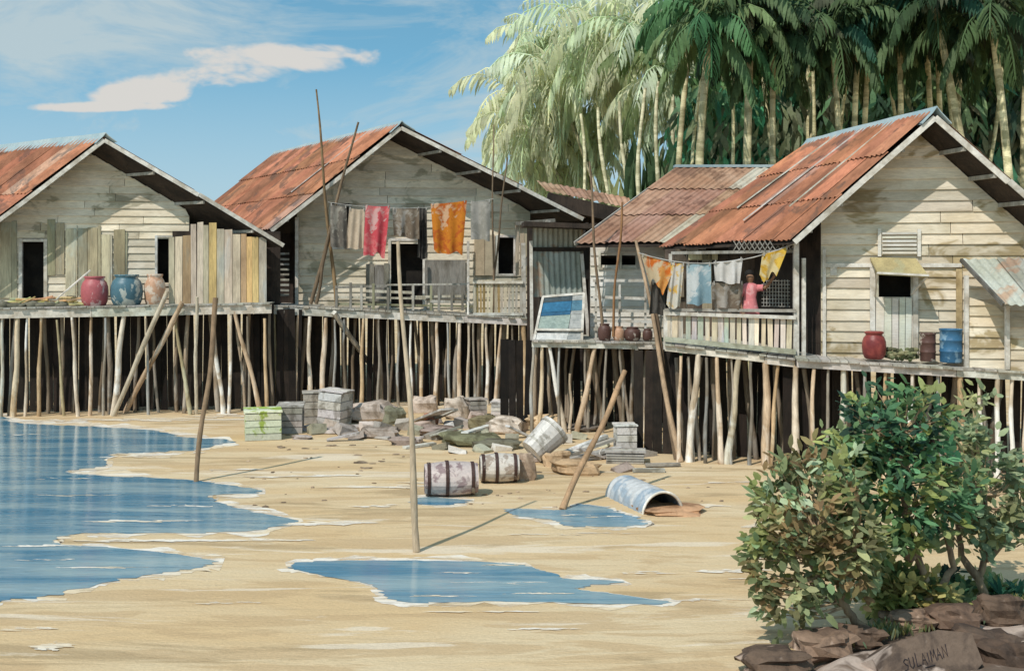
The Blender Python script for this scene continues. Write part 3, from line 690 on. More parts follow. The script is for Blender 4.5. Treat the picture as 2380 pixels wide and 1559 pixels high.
inner_stilts(hD,fD,nD+.4,nD+1.0,s0,s1,zD,14,(.3,.7)); skirt(hD,fD,nD+1.15,s0-.8,s1+.6,zD-.05)  # skirt boards stand in for the under-floor shade
# metal shed
fE=Frame(1300,28.8,.05)
hE=thing('metal_shed','small shed clad in grey corrugated sheet between middle house and brown roofed hut','shed',fE.pt(0,0,0))
def wallsheet(mb, fr, n, x0, y0, x1, y1, waves=9, amp=.02, lean=0, t=(1,1,1)):
    s0,s1,z0,z1=prect(fr,n,x0,y0,x1,y1); k=waves*6; top=[];bot=[]
    for j in range(k+1):
        f=j/k; d=math.sin(f*waves*6.283)*amp; s=s0+(s1-s0)*f
        top.append(fr.pt(s,n+d,z1)); bot.append(fr.pt(s+lean,n+d,z0))
    mb.grid([bot,top],t); mb.grid([[p+fr.N*.012 for p in top],[p+fr.N*.012 for p in bot]],t)
mb=MB(); wallsheet(mb,fE,-.05,1236,585,1350,690,9,lean=.05,t=(.9,.95,.95)); wallsheet(mb,fE,.0,1238,520,1356,588,10,t=(1,.95,.85)); mb.build('wall','zinc',hE)
mb=MB(); s0,s1,z0,z1=prect(fE,.05,1232,575,1362,592); rect(mb,fE,-.1,s0,s1+.1,z1-.1,z1,.06); mb.build('beam','darkwood',hE)
mb=MB(); a=fE.w(1215,522,-.4); b_=fE.w(1372,528,-.4); mb.beam(a,b_,1.3,.12); mb.build('roof','darkwood',hE)
mb=MB(); s0,s1,z0,z1=prect(fE,1.5,1225,522,1370,795)
rect(mb,fE,1.5,s0,s1,z0,z1,.05); 
mb.box(fE.pt(s0+.25,.05,z0),fE.A*.05,fE.N*1.5,(0,0,z1-z0)); mb.box(fE.pt(s1-.25,.05,z0),fE.A*.05,fE.N*1.5,(0,0,z1-z0)); mb.build('side_wall','darkwood',hE)
for (x,y0,x1,y1) in ((1234,560,1236,792),(1352,590,1368,790),(1374,590,1374,790)):
    mb=MB(); mb.beam(fE.w(x,y0,-.2),fE.w(x1,y1,-.2),.08,.08); mb.build('post','fascia',hE)
# tilted blue hatch
t=thing('blue_panel','tilted panel painted blue and leaning below the corrugated shed wall','panel',P(1300,790,27.0))
a0=P(1262,690,27.6); a1=P(1357,682,27.6); b0=P(1240,795,26.7); b1=P(1352,792,26.7)
mb=MB(); cuts=[0,.14,.36,.44,.74,.80,1]; cl_=[(.06,.08,.09),(.035,.15,.27),(.03,.11,.20),(.30,.36,.32),(.05,.06,.07),(.62,.60,.57)]
for i in range(6):
    u0,u1=cuts[i],cuts[i+1]-.006; w0=a1.lerp(b1,u0).lerp(a0.lerp(b0,u0),.28); w1=a1.lerp(b1,u1).lerp(a0.lerp(b0,u1),.28+.05*i/6)
    q=[a0.lerp(b0,u0),w0,w1,a0.lerp(b0,u1)]; mb.hexa(q,[p+Vector((0,.03,-.01)) for p in q],tuple(c*1.15 for c in cl_[i]))
    q=[w0+Vector((.01,0,0)),a1.lerp(b1,u0),a1.lerp(b1,u1),w1+Vector((.01,0,0))]; cc_=(.42,.42,.40) if i not in (1,) else (.10,.22,.30); mb.hexa(q,[p+Vector((0,.03,-.01)) for p in q],cc_)
mb.build('board','panelpaint',t)
mb=MB()
for u,v in ((a0,a1),(a1,b1),(b1,b0),(b0,a0)): mb.beam(u,v,.06,.06,up=(0,-1,.3))
mb.beam(a0.lerp(b0,.75)+Vector((0,-.03,.02)),a1.lerp(b1,.8)+Vector((0,-.03,.02)),.05,.12,up=(0,-1,.3)); mb.build('frame','fascia',t)
# pots on the platform
for (x,y,w,h,m_,lb_) in ((1405,778,16,26,'drum_brown','small brown clay pot at the left of the row on the centre platform'),(1438,780,14,22,'jar_tan','small tan clay pot in the row on the centre platform'),(1470,780,20,20,'drum_brown','squat dark pot, third in the row on the centre platform'),(1505,782,12,18,'drum_brown','small dark pot at the right end of the centre platform row')):
    jar(lb_,x-w,x+w,y-h,y+4,fD,nD+.25,m_,kind='clay_pot',cat='pot',zb=zD)
standing_pole('thin_pole','thin pole rising left of the two small dark windows',fD.w(1402,782,nD+.2),fD.w(1370,376,nD-.1),.04,.02,'pole',.05,tone=g(.8))
standing_pole('thin_pole','thin pole rising between the two small dark windows',fD.w(1425,782,nD+.15),fD.w(1446,470,nD-.1),.035,.025,'pole',.05,tone=(1,.75,.55))

# ------------------------------------------------------------------ HOUSE C (right)
fC=Frame(1910,22.0,-.2); nC=-1.0
hC=thing('stilt_house','large ochre boarded stilt house on the right with balcony and steep red roof','house',fC.pt(0,0,0))
p0,p1,_=deck(hC,fC,nC,(1852,832),(2470,868),2.6,.14); zC0,zC1=p0.z,p1.z; zC=(zC0*2+zC1)/3
pk=fC.w(2170,268,-.75); le=fC.w(1842,556,-.75); re_=fC.w(2500,556,-.75)
rf1=PZ(1880,338,pk.z); back=rf1-pk
lfar=P(1540,572,(le+back).y); 
gable_roof(hC,[le,pk,re_],back,'rust',sheets=(.62,3),left_far=lfar,cap=(.36,.12),purl=4,battens=(.26,.5,.72))
sL,_=fC.hit(1908,700,0); _,zl=fC.hit(1908,575,0); ap=fC.hit(2165,335,0); sR,_=fC.hit(2480,700,0); _,zr=fC.hit(2480,600,0)
poly=gable_poly(fC,sL,sR,zC-.1,le,pk,re_,back); zl=poly[4][1]-.12
wn=prect(fC,0,2040,628,2118,690); 
mb=MB(); siding(mb,fC,0,poly,[wn],.215,(.85,1.1)); mb.build('wall','siding_yellow',hC)
W_=window(hC,fC,wn,0,.07)
# lower white panel under window, side boards
mb=MB(); r=prect(fC,-.06,2034,692,2122,815); vplanks(mb,fC,-.09,r[0],r[1],r[2],r[3],.14,(.95,1.1),.01); 
mb.build('lower_panel','siding_white',hC)
mb=MB()
for (x0,x1,y0,y1) in ((2022,2034,622,822),(2122,2134,622,822)): 
    r=prect(fC,-.08,x0,y0,x1,y1); rect(mb,fC,-.10,*r,.06)
for (x0,x1,y0,y1) in ((1912,1920,580,828),(1930,1945,620,640)): 
    r=prect(fC,-.08,x0,y0,x1,y1); rect(mb,fC,-.07,*r,.04)
r=prect(fC,-.05,1915,612,2235,621); rect(mb,fC,-.075,*r,.03,g(1.05))
r=prect(fC,-.05,2222,625,2236,822); rect(mb,fC,-.072,*r,.03,(.8,.65,.4))
mb.build('trim','fascia',hC)
# louvred vent band above
mb=MB()
for k in range(6):
    y=540+k*9; r=prect(fC,-.05,2050,y,2130,y+5); rect(mb,fC,-.09,*r,.03,tv(.8,1.05))
for x in (2040,2132): r=prect(fC,-.05,x,532,x+8,596); rect(mb,fC,-.08,*r,.05)
mb.build('louvre','siding_white',hC)
# top hung shutter, propped open
mb=MB(); a=fC.w(2022,598,-.06); b_=fC.w(2128,600,-.06); c_=fC.w(2158,640,-.65); d_=fC.w(2040,634,-.65)
q=[a,b_,c_,d_]; mb.hexa(q,[p+Vector((0,0,-.04)) for p in q],(.7,.68,.45)); sh=mb.build('shutter','planks',hC)
mb=MB(); mb.beam(d_,fC.w(2034,688,-.1),.03,.03); mb.beam(c_,fC.w(2118,684,-.1),.03,.03); mb.beam(d_,c_,.04,.04); mb.build('prop','fascia',sh)
plain_walls(hC,fC,sL+.02,sR,zC,zl,back*.93)
# balcony on the left
fK=Frame(1695,22.2,-.28); nK=0
kd0,kd1,_=deck(hC,fK,nK,(1545,797),(1851,832),3.6,.13); zK=(kd0.z+kd1.z)/2
pickets(hC,fK,.02,1552,1845,lambda x:733+(x-1552)*.015,lambda x:787+(x-1552)*.10,14.5,pw=.10,hue=[(1.2,1.25,1.4),(1.05,1.0,1.1),(.85,1.0,1.0)],rails=False,tint=(.85,1.2))
mb=MB(); mb.beam(fK.w(1545,728,-.05),fK.w(1850,738,-.05),.06,.07,t=g(.9)); mb.build('rail','fascia',hC)
mb=MB(); mb.beam(fK.w(1545,720,0),fK.w(1850,722,0),.08,.06,t=g(.55)); mb.build('rail','fascia',hC)
mb=MB(); mb.beam(fK.w(1545,788,-.05),fK.w(1850,818,-.05),.05,.10,t=(.62,.68,.6))
mb.build('rail','fascia',hC)
for x,y0,y1,w in ((1548,720,812,.10),(1850,560,845,.10),(1558,590,800,.06),(1868,600,840,.07)):
    mb=MB(); mb.beam(fK.w(x,y0,.05),fK.w(x,y1,.05),w,w,t=g(1.0)); mb.build('post','fascia',hC)
# lattice valance under eave
mb=MB(); 
for k in range(12):
    x0=1705+k*12; mb.beam(fK.w(x0,560,.1),fK.w(x0+14,582,.1),.02,.035,up=tuple(fK.N),t=g(.6)); mb.beam(fK.w(x0+14,560,.13),fK.w(x0,582,.13),.02,.035,up=tuple(fK.N),t=g(.6))
mb.beam(fK.w(1560,588,.12),fK.w(1850,584,.12),.04,.06,t=g(.7)); mb.build('lattice','greywood',hC)
# wire grid panel
mb=MB(); 
for k in range(9): x=1775+k*7; mb.beam(fK.w(x,650,.3),fK.w(x,712,.3),.010,.010,t=g(.7))
for k in range(8): y=652+k*8.5; mb.beam(fK.w(1770,y,.32),fK.w(1836,y+1,.32),.010,.010,t=g(.7))
mb.build('wire_mesh','fascia',hC)
# balcony rear wall with boarded panels
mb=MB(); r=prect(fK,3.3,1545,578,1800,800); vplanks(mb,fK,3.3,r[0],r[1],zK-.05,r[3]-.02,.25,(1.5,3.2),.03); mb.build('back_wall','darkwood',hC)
for (x0,y0,x1,y1,t_) in ((1600,585,1668,604,(.8,.78,.6)),(1632,590,1655,720,(.5,.5,.45)),(1560,640,1590,690,(.3,.28,.25))):
    mb=MB(); r=prect(fK,3.2,x0,y0,x1,y1); rect(mb,fK,3.2,*r,.04,t_); mb.build('panel','planks',hC)
# lean-to on the right end
mb=MB(); q0=P(2236,604,21.1); q1=P(2480,600,20.6); e0=P(2335,708,19.9); e1=P(2560,722,19.3); corrug(mb,q0,q1,e0,e1,.7,1,.02,4,(.9,1.25)); rr=mb.build('awning','zinc',hC)
mb=MB(); mb.beam(q0+Vector((-.02,0,0)),e0+Vector((-.02,0,0)),.05,.07,t=g(.3)); mb.build('awning_frame','greywood',rr)
fL=Frame(2300,20.75,-.15); mb=MB(); a,_=fL.hit(2252,0); b1,_=fL.hit(2338,0); _,zt_=fL.hit(2290,705); siding(mb,fL,0,[(a,zC-.1),(b1,zC-.1),(b1,zt_-.1),(a,zt_+.1)],[],.2,(.9,1.15)); 
c1,_=fL.hit(2480,0,-.3); b2,_=fL.hit(2344,0,-.3); _,zt2=fL.hit(2380,742,-.3); siding(mb,fL,-.3,[(b2,zC-.1),(c1,zC-.1),(c1,zt2),(b2,zt2)],[],.2,(.8,1.0)); mb.build('lean_to_wall','siding_yellow',hC)
for x,n_ in ((2246,-.03),(2341,-.12),(2341,-.36)):
    mb=MB(); mb.beam(fL.w(x,640 if x<2300 else 712,n_),fL.w(x,858,n_),.07,.07); mb.build('post','fascia',hC)
stC=[(1583,827,1577,990,.055,TONES[4]),(1623,822,1601,1082,.10,TONES[2]),(1666,827,1676,1100,.075,TONES[4]),(1717,832,1688,1100,.10,TONES[5]),(1779,838,1781,1108,.11,TONES[4]),(1809,843,1789,1108,.06,TONES[1]),(1642,830,1640,1085,.05,g(.35)),(1745,838,1742,1090,.05,g(.35)),(1600,828,1612,1078,.04,g(.5)),(1700,835,1700,1090,.04,g(.6)),(1850,840,1848,1108,.10,TONES[2])]
stilts(hC,fK,0,stC)
stC2=[(1892,857,1883,1090,.06,TONES[4]),(1960,857,1957,1100,.085,TONES[5]),(2010,860,2012,1100,.05,g(.5)),(2058,862,2056,1100,.06,TONES[1]),(2120,862,2118,1100,.06,TONES[2]),(2180,862,2186,1100,.05,g(.5)),(2232,862,2230,1110,.09,TONES[1]),(2276,866,2280,1110,.05,TONES[2]),(2319,868,2316,1110,.07,TONES[2]),(2353,870,2350,1110,.06,TONES[2]),(1925,858,1920,1095,.045,g(.5)),(2385,870,2386,1115,.06,TONES[4])]
stilts(hC,fC,nC,stC2)
s0,_=fK.hit(1545,800,0); s1,_=fK.hit(1860,800,0); inner_stilts(hC,fK,.3,.8,s0,s1,zK,9,(.25,.6)); skirt(hC,fK,.95,s0-.8,s1+.6,zK-.1)  # skirt boards stand in for the under-floor shade
s0,_=fC.hit(1850,800,nC); s1,_=fC.hit(2470,800,nC); inner_stilts(hC,fC,nC+.3,nC+.8,s0,s1,zC,9,(.25,.5)); skirt(hC,fC,nC+.95,s0-.2,s1+.5,zC-.15)  # skirt boards stand in for the under-floor shade
drum=[(0,0),(.9,0),(.93,.03),(.93,.3),(.98,.32),(.98,.35),(.93,.37),(.93,.63),(.98,.65),(.98,.68),(.93,.7),(.93,.95),(1,.97),(1,1),(.9,1),(.9,.95)]
jar('dark red lidded water jar on the right house deck below the window',2003,2060,772,832,fC,nC+.35,'jar_maroon',lidm='jar_maroon',zb=zC0-.02)
jar('narrow dark brown drum between red jar and blue barrel',2137,2176,774,830,fC,nC+.4,'drum_brown',prof=drum,kind='drum',cat='drum',zb=zC0-.05)
jar('blue plastic barrel at the corner of the right house deck',2182,2238,764,834,fC,nC+.35,'drum_blue',prof=drum,kind='barrel',cat='barrel',zb=zC0-.06)
mb=MB()
for k in range(60):
    a=fC.w(R(2062,2130),0,nC+R(.3,.6)); a.z=zC0-.03+R(0,.2); mb.blob(a,(R(.04,.08),.05,R(.03,.06)),6,4,.3,random.choice([(.28,.30,.16),(.45,.42,.25),(.2,.2,.12)]))
o=mb.build('grass_bundle','leaf',None,origin=fC.w(2098,830,nC+.45)); tag(o,'low olive heap between the red jar and the brown drum','bundle')
# washing line of the right house
a=fK.w(1484,588,-.15); b_=fK.w(1846,566,-.12); lineobj(a,b_,'washing line strung along the front of the right balcony',.3,.012)
YK=lambda px: (fK.w(px,600,-.13)).y
def clothK(lab,cat,m,tl,tr,bl,br,**k): return cloth(lab,cat,m,tl,tr,bl,br,YK(tl[0]),Y2=YK(tr[0]),**k)
clothK('orange and tan patterned cloth at the left end of the right washing line','cloth','c_orange2',(1489,590),(1572,612),(1512,655),(1545,678),hemj=.08)
clothK('white cloth with yellow hem next to the orange patterned cloth','cloth','c_yellowwhite',(1558,608),(1590,612),(1548,712),(1580,716),hemj=.03)
clothK('pale blue towel on the right washing line','towel','c_blue',(1596,612),(1652,612),(1598,708),(1650,706))
clothK('plain white cloth on the right washing line','cloth','c_white',(1659,608),(1726,600),(1662,654),(1722,660))
clothK('yellow cloth hanging at a slant from the right end of the washing line','cloth','c_yellow',(1772,590),(1832,573),(1764,650),(1804,642),hemj=.07)
cloth('black cloth hanging on the balcony behind the orange patterned cloth','cloth','c_dark',(1515,655),(1556,660),(1508,730),(1560,735),YK(1530)+.25)
cloth('dark brown blanket draped behind the white cloth on the balcony','blanket','c_brown',(1655,656),(1728,656),(1652,718),(1726,718),YK(1700)+.1)
# crossed long poles in front
standing_pole('leaning_pole','long pale pole slanting from the beach to the left end of the right balcony',G(1582,1073),P(1478,560,24.0),.06,.035,'pole',.05,tone=(1.5,1.5,1.5),group=None)
standing_pole('leaning_pole','long dark pole slanting just beside the pale one at the right balcony corner',G(1572,1068),P(1500,590,23.9),.05,.035,'pole',.05,tone=g(.6))

# ------------------------------------------------------------------ woman on the balcony
sk=M['skin'].copy(); sk.name='skin_body'
for l in list(sk.node_tree.links):
    if l.from_node.type=='ATTRIBUTE': to=l.to_socket; sk.node_tree.links.remove(l); to.default_value=(1,1,1,1)
M['skin_body']=sk
def skin_fig(edges_pts, edges, rad, name, m, parent, sub=2):
    me=bpy.data.meshes.new(name); o0=ORI[parent.name]
    me.from_pydata([Vector(p)-o0 for p in edges_pts],edges,[]); o=bpy.data.objects.new(name,me); C.objects.link(o); o.parent=parent; ORI[o.name]=o0
    md=o.modifiers.new('skin','SKIN'); md.use_smooth_shade=True
    for i,v in enumerate(me.skin_vertices[0].data): v.radius=(rad[i],rad[i]) if not isinstance(rad[i],tuple) else rad[i]
    me.skin_vertices[0].data[0].use_root=True
    sb=o.modifiers.new('sub','SUBSURF'); sb.levels=sb.render_levels=sub
    me.materials.append(M[m]); at=me.color_attributes.new('tint','FLOAT_COLOR','POINT'); 
    at.data.foreach_set('color',[1.0]*4*len(me.vertices))
    return o
base=fK.w(1743,800,.22); base.z=zK
t=thing('person','dark haired person in a pink top reaching up to the washing on the balcony','person',base)
H=1.58; B=lambda x,y,z: base+Vector((x,y,z*H))
pts=[B(0,0,.53),B(0,0,.62),B(0,.01,.72),B(0,.01,.80),B(0,0,.845),B(0,-.01,.875),B(0,-.015,.925),B(0,-.005,.975),
     B(-.09,0,.48),B(-.10,-.02,.28),B(-.10,.03,.05),B(-.10,-.08,.02),
     B(.09,0,.48),B(.10,.0,.28),B(.11,.05,.05),B(.11,-.06,.02),
     B(-.16,0,.80),B(-.24,-.04,.66),B(-.20,-.16,.54),B(-.19,-.20,.50),
     B(.16,0,.80),B(.30,-.10,.80),B(.42,-.22,.93),B(.45,-.25,.97)]
ed=[(0,1),(1,2),(2,3),(3,4),(4,5),(5,6),(6,7),(0,8),(8,9),(9,10),(10,11),(0,12),(12,13),(13,14),(14,15),(3,16),(16,17),(17,18),(18,19),(3,20),(20,21),(21,22),(22,23)]
rad=[.13,.11,.12,.10,.05,.05,.095,.07,.08,.055,.035,.035,.08,.055,.035,.035,.05,.038,.028,.03,.05,.038,.028,.03]
skin_fig(pts,ed,rad,'body','skin_body',t)
for s_,w_ in ((1,pts[23]),(-1,pts[19])):     # fingers
    for k in range(5):
        mb=MB(); up=1 if s_>0 else -1
        a=w_+Vector((-.025+.013*k,0,.0)); L=(.055,.075,.08,.07,.05)[k]
        d=Vector(((k-2)*.008,-.012,up*L)); 
        if k==0: d=Vector((-.04,-.01,up*.03))
        mb.tube([a,a+d*.55+Vector((0,-.006,0)),a+d+Vector((0,-.02,0))],[.009,.008,.006],6); mb.build('finger','skin',t,True)
mb=MB(); hd=B(0,.012,.95); mb.blob(hd+Vector((0,.045,.03)),(.098,.085,.105),14,10,.03); mb.blob(hd+Vector((.01,.10,-.02)),(.06,.05,.06),10,8,.05); mb.build('hair','hair',t,True)
def garment(name,m,rings,par,n=20,fold=.06):
    mb=MB(); rows=[]
    for (cx,cy,z,rx,ry) in rings:
        rows.append([B(cx,cy,z)+Vector((math.cos(a_)*rx*(1+fold*math.sin(a_*6)*(rx>.15)),math.sin(a_)*ry,0)) for a_ in [2*math.pi*j/n for j in range(n)]])
    mb.grid(rows,(1,1,1),True); mb.build(name,m,par,True)
garment('top','pinkdress',[(0,0,.862,.065,.06),(0,0,.85,.12,.08),(0,0,.828,.165,.10),(0,0,.77,.15,.12),(0,0,.68,.125,.115),(0,0,.60,.145,.13),(0,0,.53,.18,.15),(0,0,.46,.21,.18)],t)
garment('skirt','skirt',[(0,0,.50,.19,.15),(0,0,.35,.20,.16),(0,0,.2,.21,.17),(0,0,.12,.21,.17)],t)
for sg,a,b2 in ((1,pts[20],pts[21]),(-1,pts[16],pts[17])):
    mb=MB(); mb.tube([a+Vector((-.03*sg,0,-.01)),a.lerp(b2,.35),a.lerp(b2,.75)],[.075,.068,.066],12,cap=False); mb.build('sleeve','pinkdress',t,True)

# ------------------------------------------------------------------ poles on the beach
standing_pole('mooring_pole','tallest pale pole standing in the sand beside the front pool',G(968,1282),P(925,562,15.9),.052,.024,'stilt',.04,tone=(.9,.82,.72),n=9)
standing_pole('mooring_pole','brown pole standing at the edge of the blue water on the left',G(456,1119),P(501,692,20.9),.048,.05,'pole',.05,tone=(.9,.85,.8))
standing_pole('thin_pole','thin pale pole upright beside the pair of leaning planks',G(456,962),P(458,690,29.2),.05,.045,'stilt',.03,tone=(1.1,1.1,1.05))
standing_pole('leaning_pole','brown pole leaning right, its foot in the small pool beside the curved sheet',G(1307,1184),P(1452,862,19.6),.055,.045,'pole',.04,tone=(1.4,1.25,1.1))

# ------------------------------------------------------------------ rubbish on the beach
def boxthing(name,label,cat,m,px0,px1,py1,h,dep,rot,slats=True,group=None,lid=True,tiltx=0,inner=True):
    c_=G((px0+px1)/2,py1); w_=(px1-px0)/F*c_.y; t=thing(name,label,cat,c_,group)
    Rz=Matrix.Rotation(rot,3,'Z') @ Matrix.Rotation(tiltx,3,'Y')
    def T(x,y,z): return c_+Vector((0,dep/2,0))+Rz@Vector((x,y,z))
    n_=4
    for face in range(4):
        mb=MB()
        for k in range(n_):
            z0=h*k/n_+.008; z1=h*(k+1)/n_-.008; hw=w_/2; hd=dep/2; th=.025
            if face==0: q=[(-hw,-hd),(hw,-hd),(hw,-hd+th),(-hw,-hd+th)]
            if face==1: q=[(-hw,hd-th),(hw,hd-th),(hw,hd),(-hw,hd)]
            if face==2: q=[(-hw,-hd+th+.002),(-hw+th,-hd+th+.002),(-hw+th,hd-th-.002),(-hw,hd-th-.002)]
            if face==3: q=[(hw-th,-hd+th+.002),(hw,-hd+th+.002),(hw,hd-th-.002),(hw-th,hd-th-.002)]
            j=R(-.006,.006)
            mb.hexa([T(x+j,y+j,z0) for x,y in q],[T(x+j,y+j,z1) for x,y in q],tv(.75,1.1))
        mb.build('side_panel',m,t)
    mb=MB()
    for k in range(3):
        y0=-dep/2+dep*k/3+.006; y1=-dep/2+dep*(k+1)/3-.006; ov=.03; zt=h+.004+R(0,.02)
        q=[(-w_/2-ov,y0),(w_/2+ov,y0),(w_/2+ov,y1),(-w_/2-ov,y1)]; mb.hexa([T(x,y,zt) for x,y in q],[T(x,y,zt+.025+R(0,.02)) for x,y in q],tv(.9,1.2))
    if lid: mb.build('lid',m,t)
    mb=MB(); mb.box(T(-w_/2+.03,-dep/2+.03,.01),Rz@Vector((w_-.06,0,0)),Rz@Vector((0,dep-.06,0)),Rz@Vector((0,0,.02)),g(.5)); mb.build('base',m,t)
    return t
boxthing('crate','low pale crate streaked with lime green at the water end of the rubble','crate','crate_green',558,640,1024,.62,1.0,.25)
boxthing('crate','grey wooden box pressed against the lime streaked crate','crate','crate_grey',640,697,1008,.62,.8,.12)
boxthing('crate','tall tilted pale crate standing behind the grey box','crate','crate_white',742,800,992,.85,.7,-.3,tiltx=.08)
boxthing('crate','grey slab sided box left of the tall tilted crate','crate','crate_grey',700,738,985,.75,.6,.2)
boxthing('crate','small pale box far right in the heap under the middle house','crate','crate_white',1145,1198,975,.42,.6,-.15)
boxthing('crate','little grey box with pale top in the heap behind the basket','crate','crate_grey',1085,1125,972,.45,.6,.3)
boxthing('crate','upright pale carton standing on the planks near the leaning brown pole','crate','crate_white',1432,1478,1062,.62,.45,.1)
boxthing('crate','low grey tray lying in front of the upright pale carton','crate','crate_grey',1412,1500,1078,.2,.5,-.1)
def rock(label,px,py,w,h,m='rock',t=(1,1,1),rough=.25,sq=.6,group=None,dep=.7,z=0,name='rock',cat='rock',n=14):
    c_=G(px,py,z); ww=w/F*c_.y; hh=h/F*c_.y
    mb=MB(); mb.blob(c_+Vector((0,ww*dep*.5,hh*.42)),(ww/2,ww*dep/2,hh*.58),n,9,rough,t,sq,1.5); o=mb.build(name,m,None,False,origin=c_); return tag(o,label,cat,group)
rock('long pale boulder between the tall crate and the centre pole',862,985,110,45,t=(1.15,1.1,1.05))
rock('dark mossy stone beside the long pale boulder',915,988,50,40,t=(.45,.5,.38))
rock('flat grey slab left of the centre pole under the pale boulder',880,1020,90,22,t=(.8,.75,.7))
rock('small flat mauve stone right in front of the flat slab',935,1035,60,18,t=(.75,.66,.62))
rock('pale boulder behind the centre pole at the foot of the stilts',985,960,60,36,t=(1.3,1.2,1.1))
rock('pale round stone under the slanting board in the heap',1060,975,60,48,t=(1.35,1.3,1.2))
rock('grey stone right of the centre pole in the heap',1020,1015,90,20,t=(.75,.65,.62))
rock('rounded cream stone just left of the wooden tub',1175,1010,80,36,t=(1.4,1.35,1.25))
rock('dark hollow stone behind the rounded cream stone',1120,1000,60,30,t=(.5,.48,.3))
rock('mossy flat rock behind the barrels',1090,1040,130,26,t=(.45,.5,.32))
rock('dark flat rock behind the second barrel',1150,1046,100,20,t=(.4,.42,.33))
rock('tan sand boulder under the leaning brown pole',1340,1105,110,30,m='rock',t=(1.1,.85,.55))
rock('tan sand boulder behind the leaning brown pole, near the tub',1295,1085,60,32,m='rock',t=(1.15,.9,.6))
rock('low dark stone behind the plank pile',1350,1005,90,14,t=(.4,.38,.35))
rock('tan mound behind the wooden tub',1275,1000,90,32,t=(1.5,1.25,.85))
for k,(x,y,w_,h_) in enumerate(((720,1002,50,14),(780,1008,60,12),(830,1000,40,12),(700,1030-8,44,8),(965,1030,36,14),(1050,995,36,16),(1210,985,40,12),(1010,985,30,14),(1150,985,30,12),(900,1003,30,10),(815,1030-12,50,10),(1240,1075,40,14))):
    rock('small low stone scattered among the rubble below the middle house',x,y,w_,h_,t=tv(.6,1.1),group='small stones in the rubble')
blk=[(735,1010,42,24,1.0),(765,1018-20,34,20,1.3),(800,1012,56,22,.9),(828,1022,40,16,.7),(850,1002,38,20,1.2),(890,1005,48,22,.8),(940,1000,40,26,1.0),(962,1012,34,20,.9),(985,1000,44,22,1.3),(1008,1022,46,18,.7),(1040,1008,40,24,1.0),
 (1062,1020,34,18,1.2),(1078,996,46,22,.8),(1104,984,34,26,1.3),(1118,1018,40,18,.9),(1140,1000,36,24,1.0),(1205,1002,38,22,1.3),(1190,1030,34,18,.8),(1165,1050,44,16,1.2),(1120,1052,38,14,.8),(1060,1055,46,14,1.1),(1025,1046,40,14,.7),(1310,1030,40,20,.9),(1345,1022,38,18,1.2),(1385,1068,48,16,.9),(1400,1040,36,20,1.2),(1500,1062,44,18,1.0),(1450,1098,50,12,.8)]
for (x,y,w_,h_,tn) in blk:
    c_=G(x,y); ww=w_/F*c_.y; hh=h_/F*c_.y; mb=MB(); Rt=Matrix.Rotation(R(-.7,.7),3,'Z')@Matrix.Rotation(R(-.35,.35),3,'Y')@Matrix.Rotation(R(-.3,.3),3,'X'); q=[]
    for sx,sy,sz in ((-1,-1,0),(1,-1,0),(1,1,0),(-1,1,0),(-1,-1,1),(1,-1,1),(1,1,1),(-1,1,1)):
        q.append(c_+Vector((0,ww*.4,0))+Rt@Vector((sx*ww*.5*R(.8,1.05),sy*ww*.38*R(.8,1.1),sz*hh*R(.85,1.1)-.02)))
    t_=tuple(tn*z for z in random.choice([(1,.96,.9),(.95,.85,.8),(1,1,1),(.85,.88,.72)])); mb.hexa(q[:4],q[4:],t_)
    o=mb.build('broken_block',random.choice(['crate_white','crate_grey','rock']),None,origin=c_); tag(o,'broken block lying in the jumbled rubble below the middle houses','block','broken blocks in the rubble')
for (x0,y0,z0,x1,y1,z1) in ((760,1022,.03,835,1006,.18),(835,1010,.05,905,1018,.04),(1000,1012,.1,1075,990,.35),(1080,1006,.25,1150,985,.1),(1095,1030,.04,1180,1024,.06),(940,1040,.03,1010,1030,.04),(1180,990,.3,1225,1012,.04),(1340,1040,.3,1400,1062,.04),(1420,1020,.3,1495,1050,.03)):
    mb=MB(); mb.beam(G(x0,y0,z0),G(x1,y1,z1),R(.12,.22),.05,t=tv(.7,1.2)); o=mb.build('loose_plank','crate_white',None,origin=G(x0,y0,z0)); tag(o,'loose broken plank lying across the rubble below the middle houses','plank','loose planks in the rubble')
# salmon bucket
t=jar.__call__('small salmon pink bucket lying in the heap behind the centre pole',985,1022,962,992,Frame(1000,10208/(992-620),0),0,'salmon',prof=[(0,0),(.75,0),(1,1),(1.05,1),(1.05,.96),(.95,.93)],kind='bucket',cat='bucket',zb=0)
# slanting board and plank piles
def boards(name,label,lst,m='crate_white',cat='planks'):
    a=G(*lst[0][:2]); t=thing(name,label,cat,a)
    for (x0,y0,z0,x1,y1,z1,w_,h_) in lst:
        mb=MB(); mb.beam(G(x0,y0,z0),G(x1,y1,z1),w_,h_,t=tv(.7,1.15)); mb.build('plank',m,t)
boards('board_stack','boards propped at a slant in the heap right of the centre pole',[(970,978,.1,1040,950,.6,.35,.05),(985,984,.05,1058,952,.5,.2,.06)])
boards('plank_pile','pile of loose planks lying behind the leaning brown pole',[(1305,1062,.08,1425,1020,.35,.18,.06),(1300,1056,.1,1410,1012,.42,.14,.06),(1315,1068,.04,1440,1040,.2,.2,.06),(1350,1066,.02,1450,1052,.1,.25,.05)])
boards('plank_pile','dark plank lying flat below the right balcony stilts',[(1470,1092,.04,1545,1092,.04,.15,.06),(1500,1080,.05,1580,1078,.05,.12,.05)],'crate_grey')
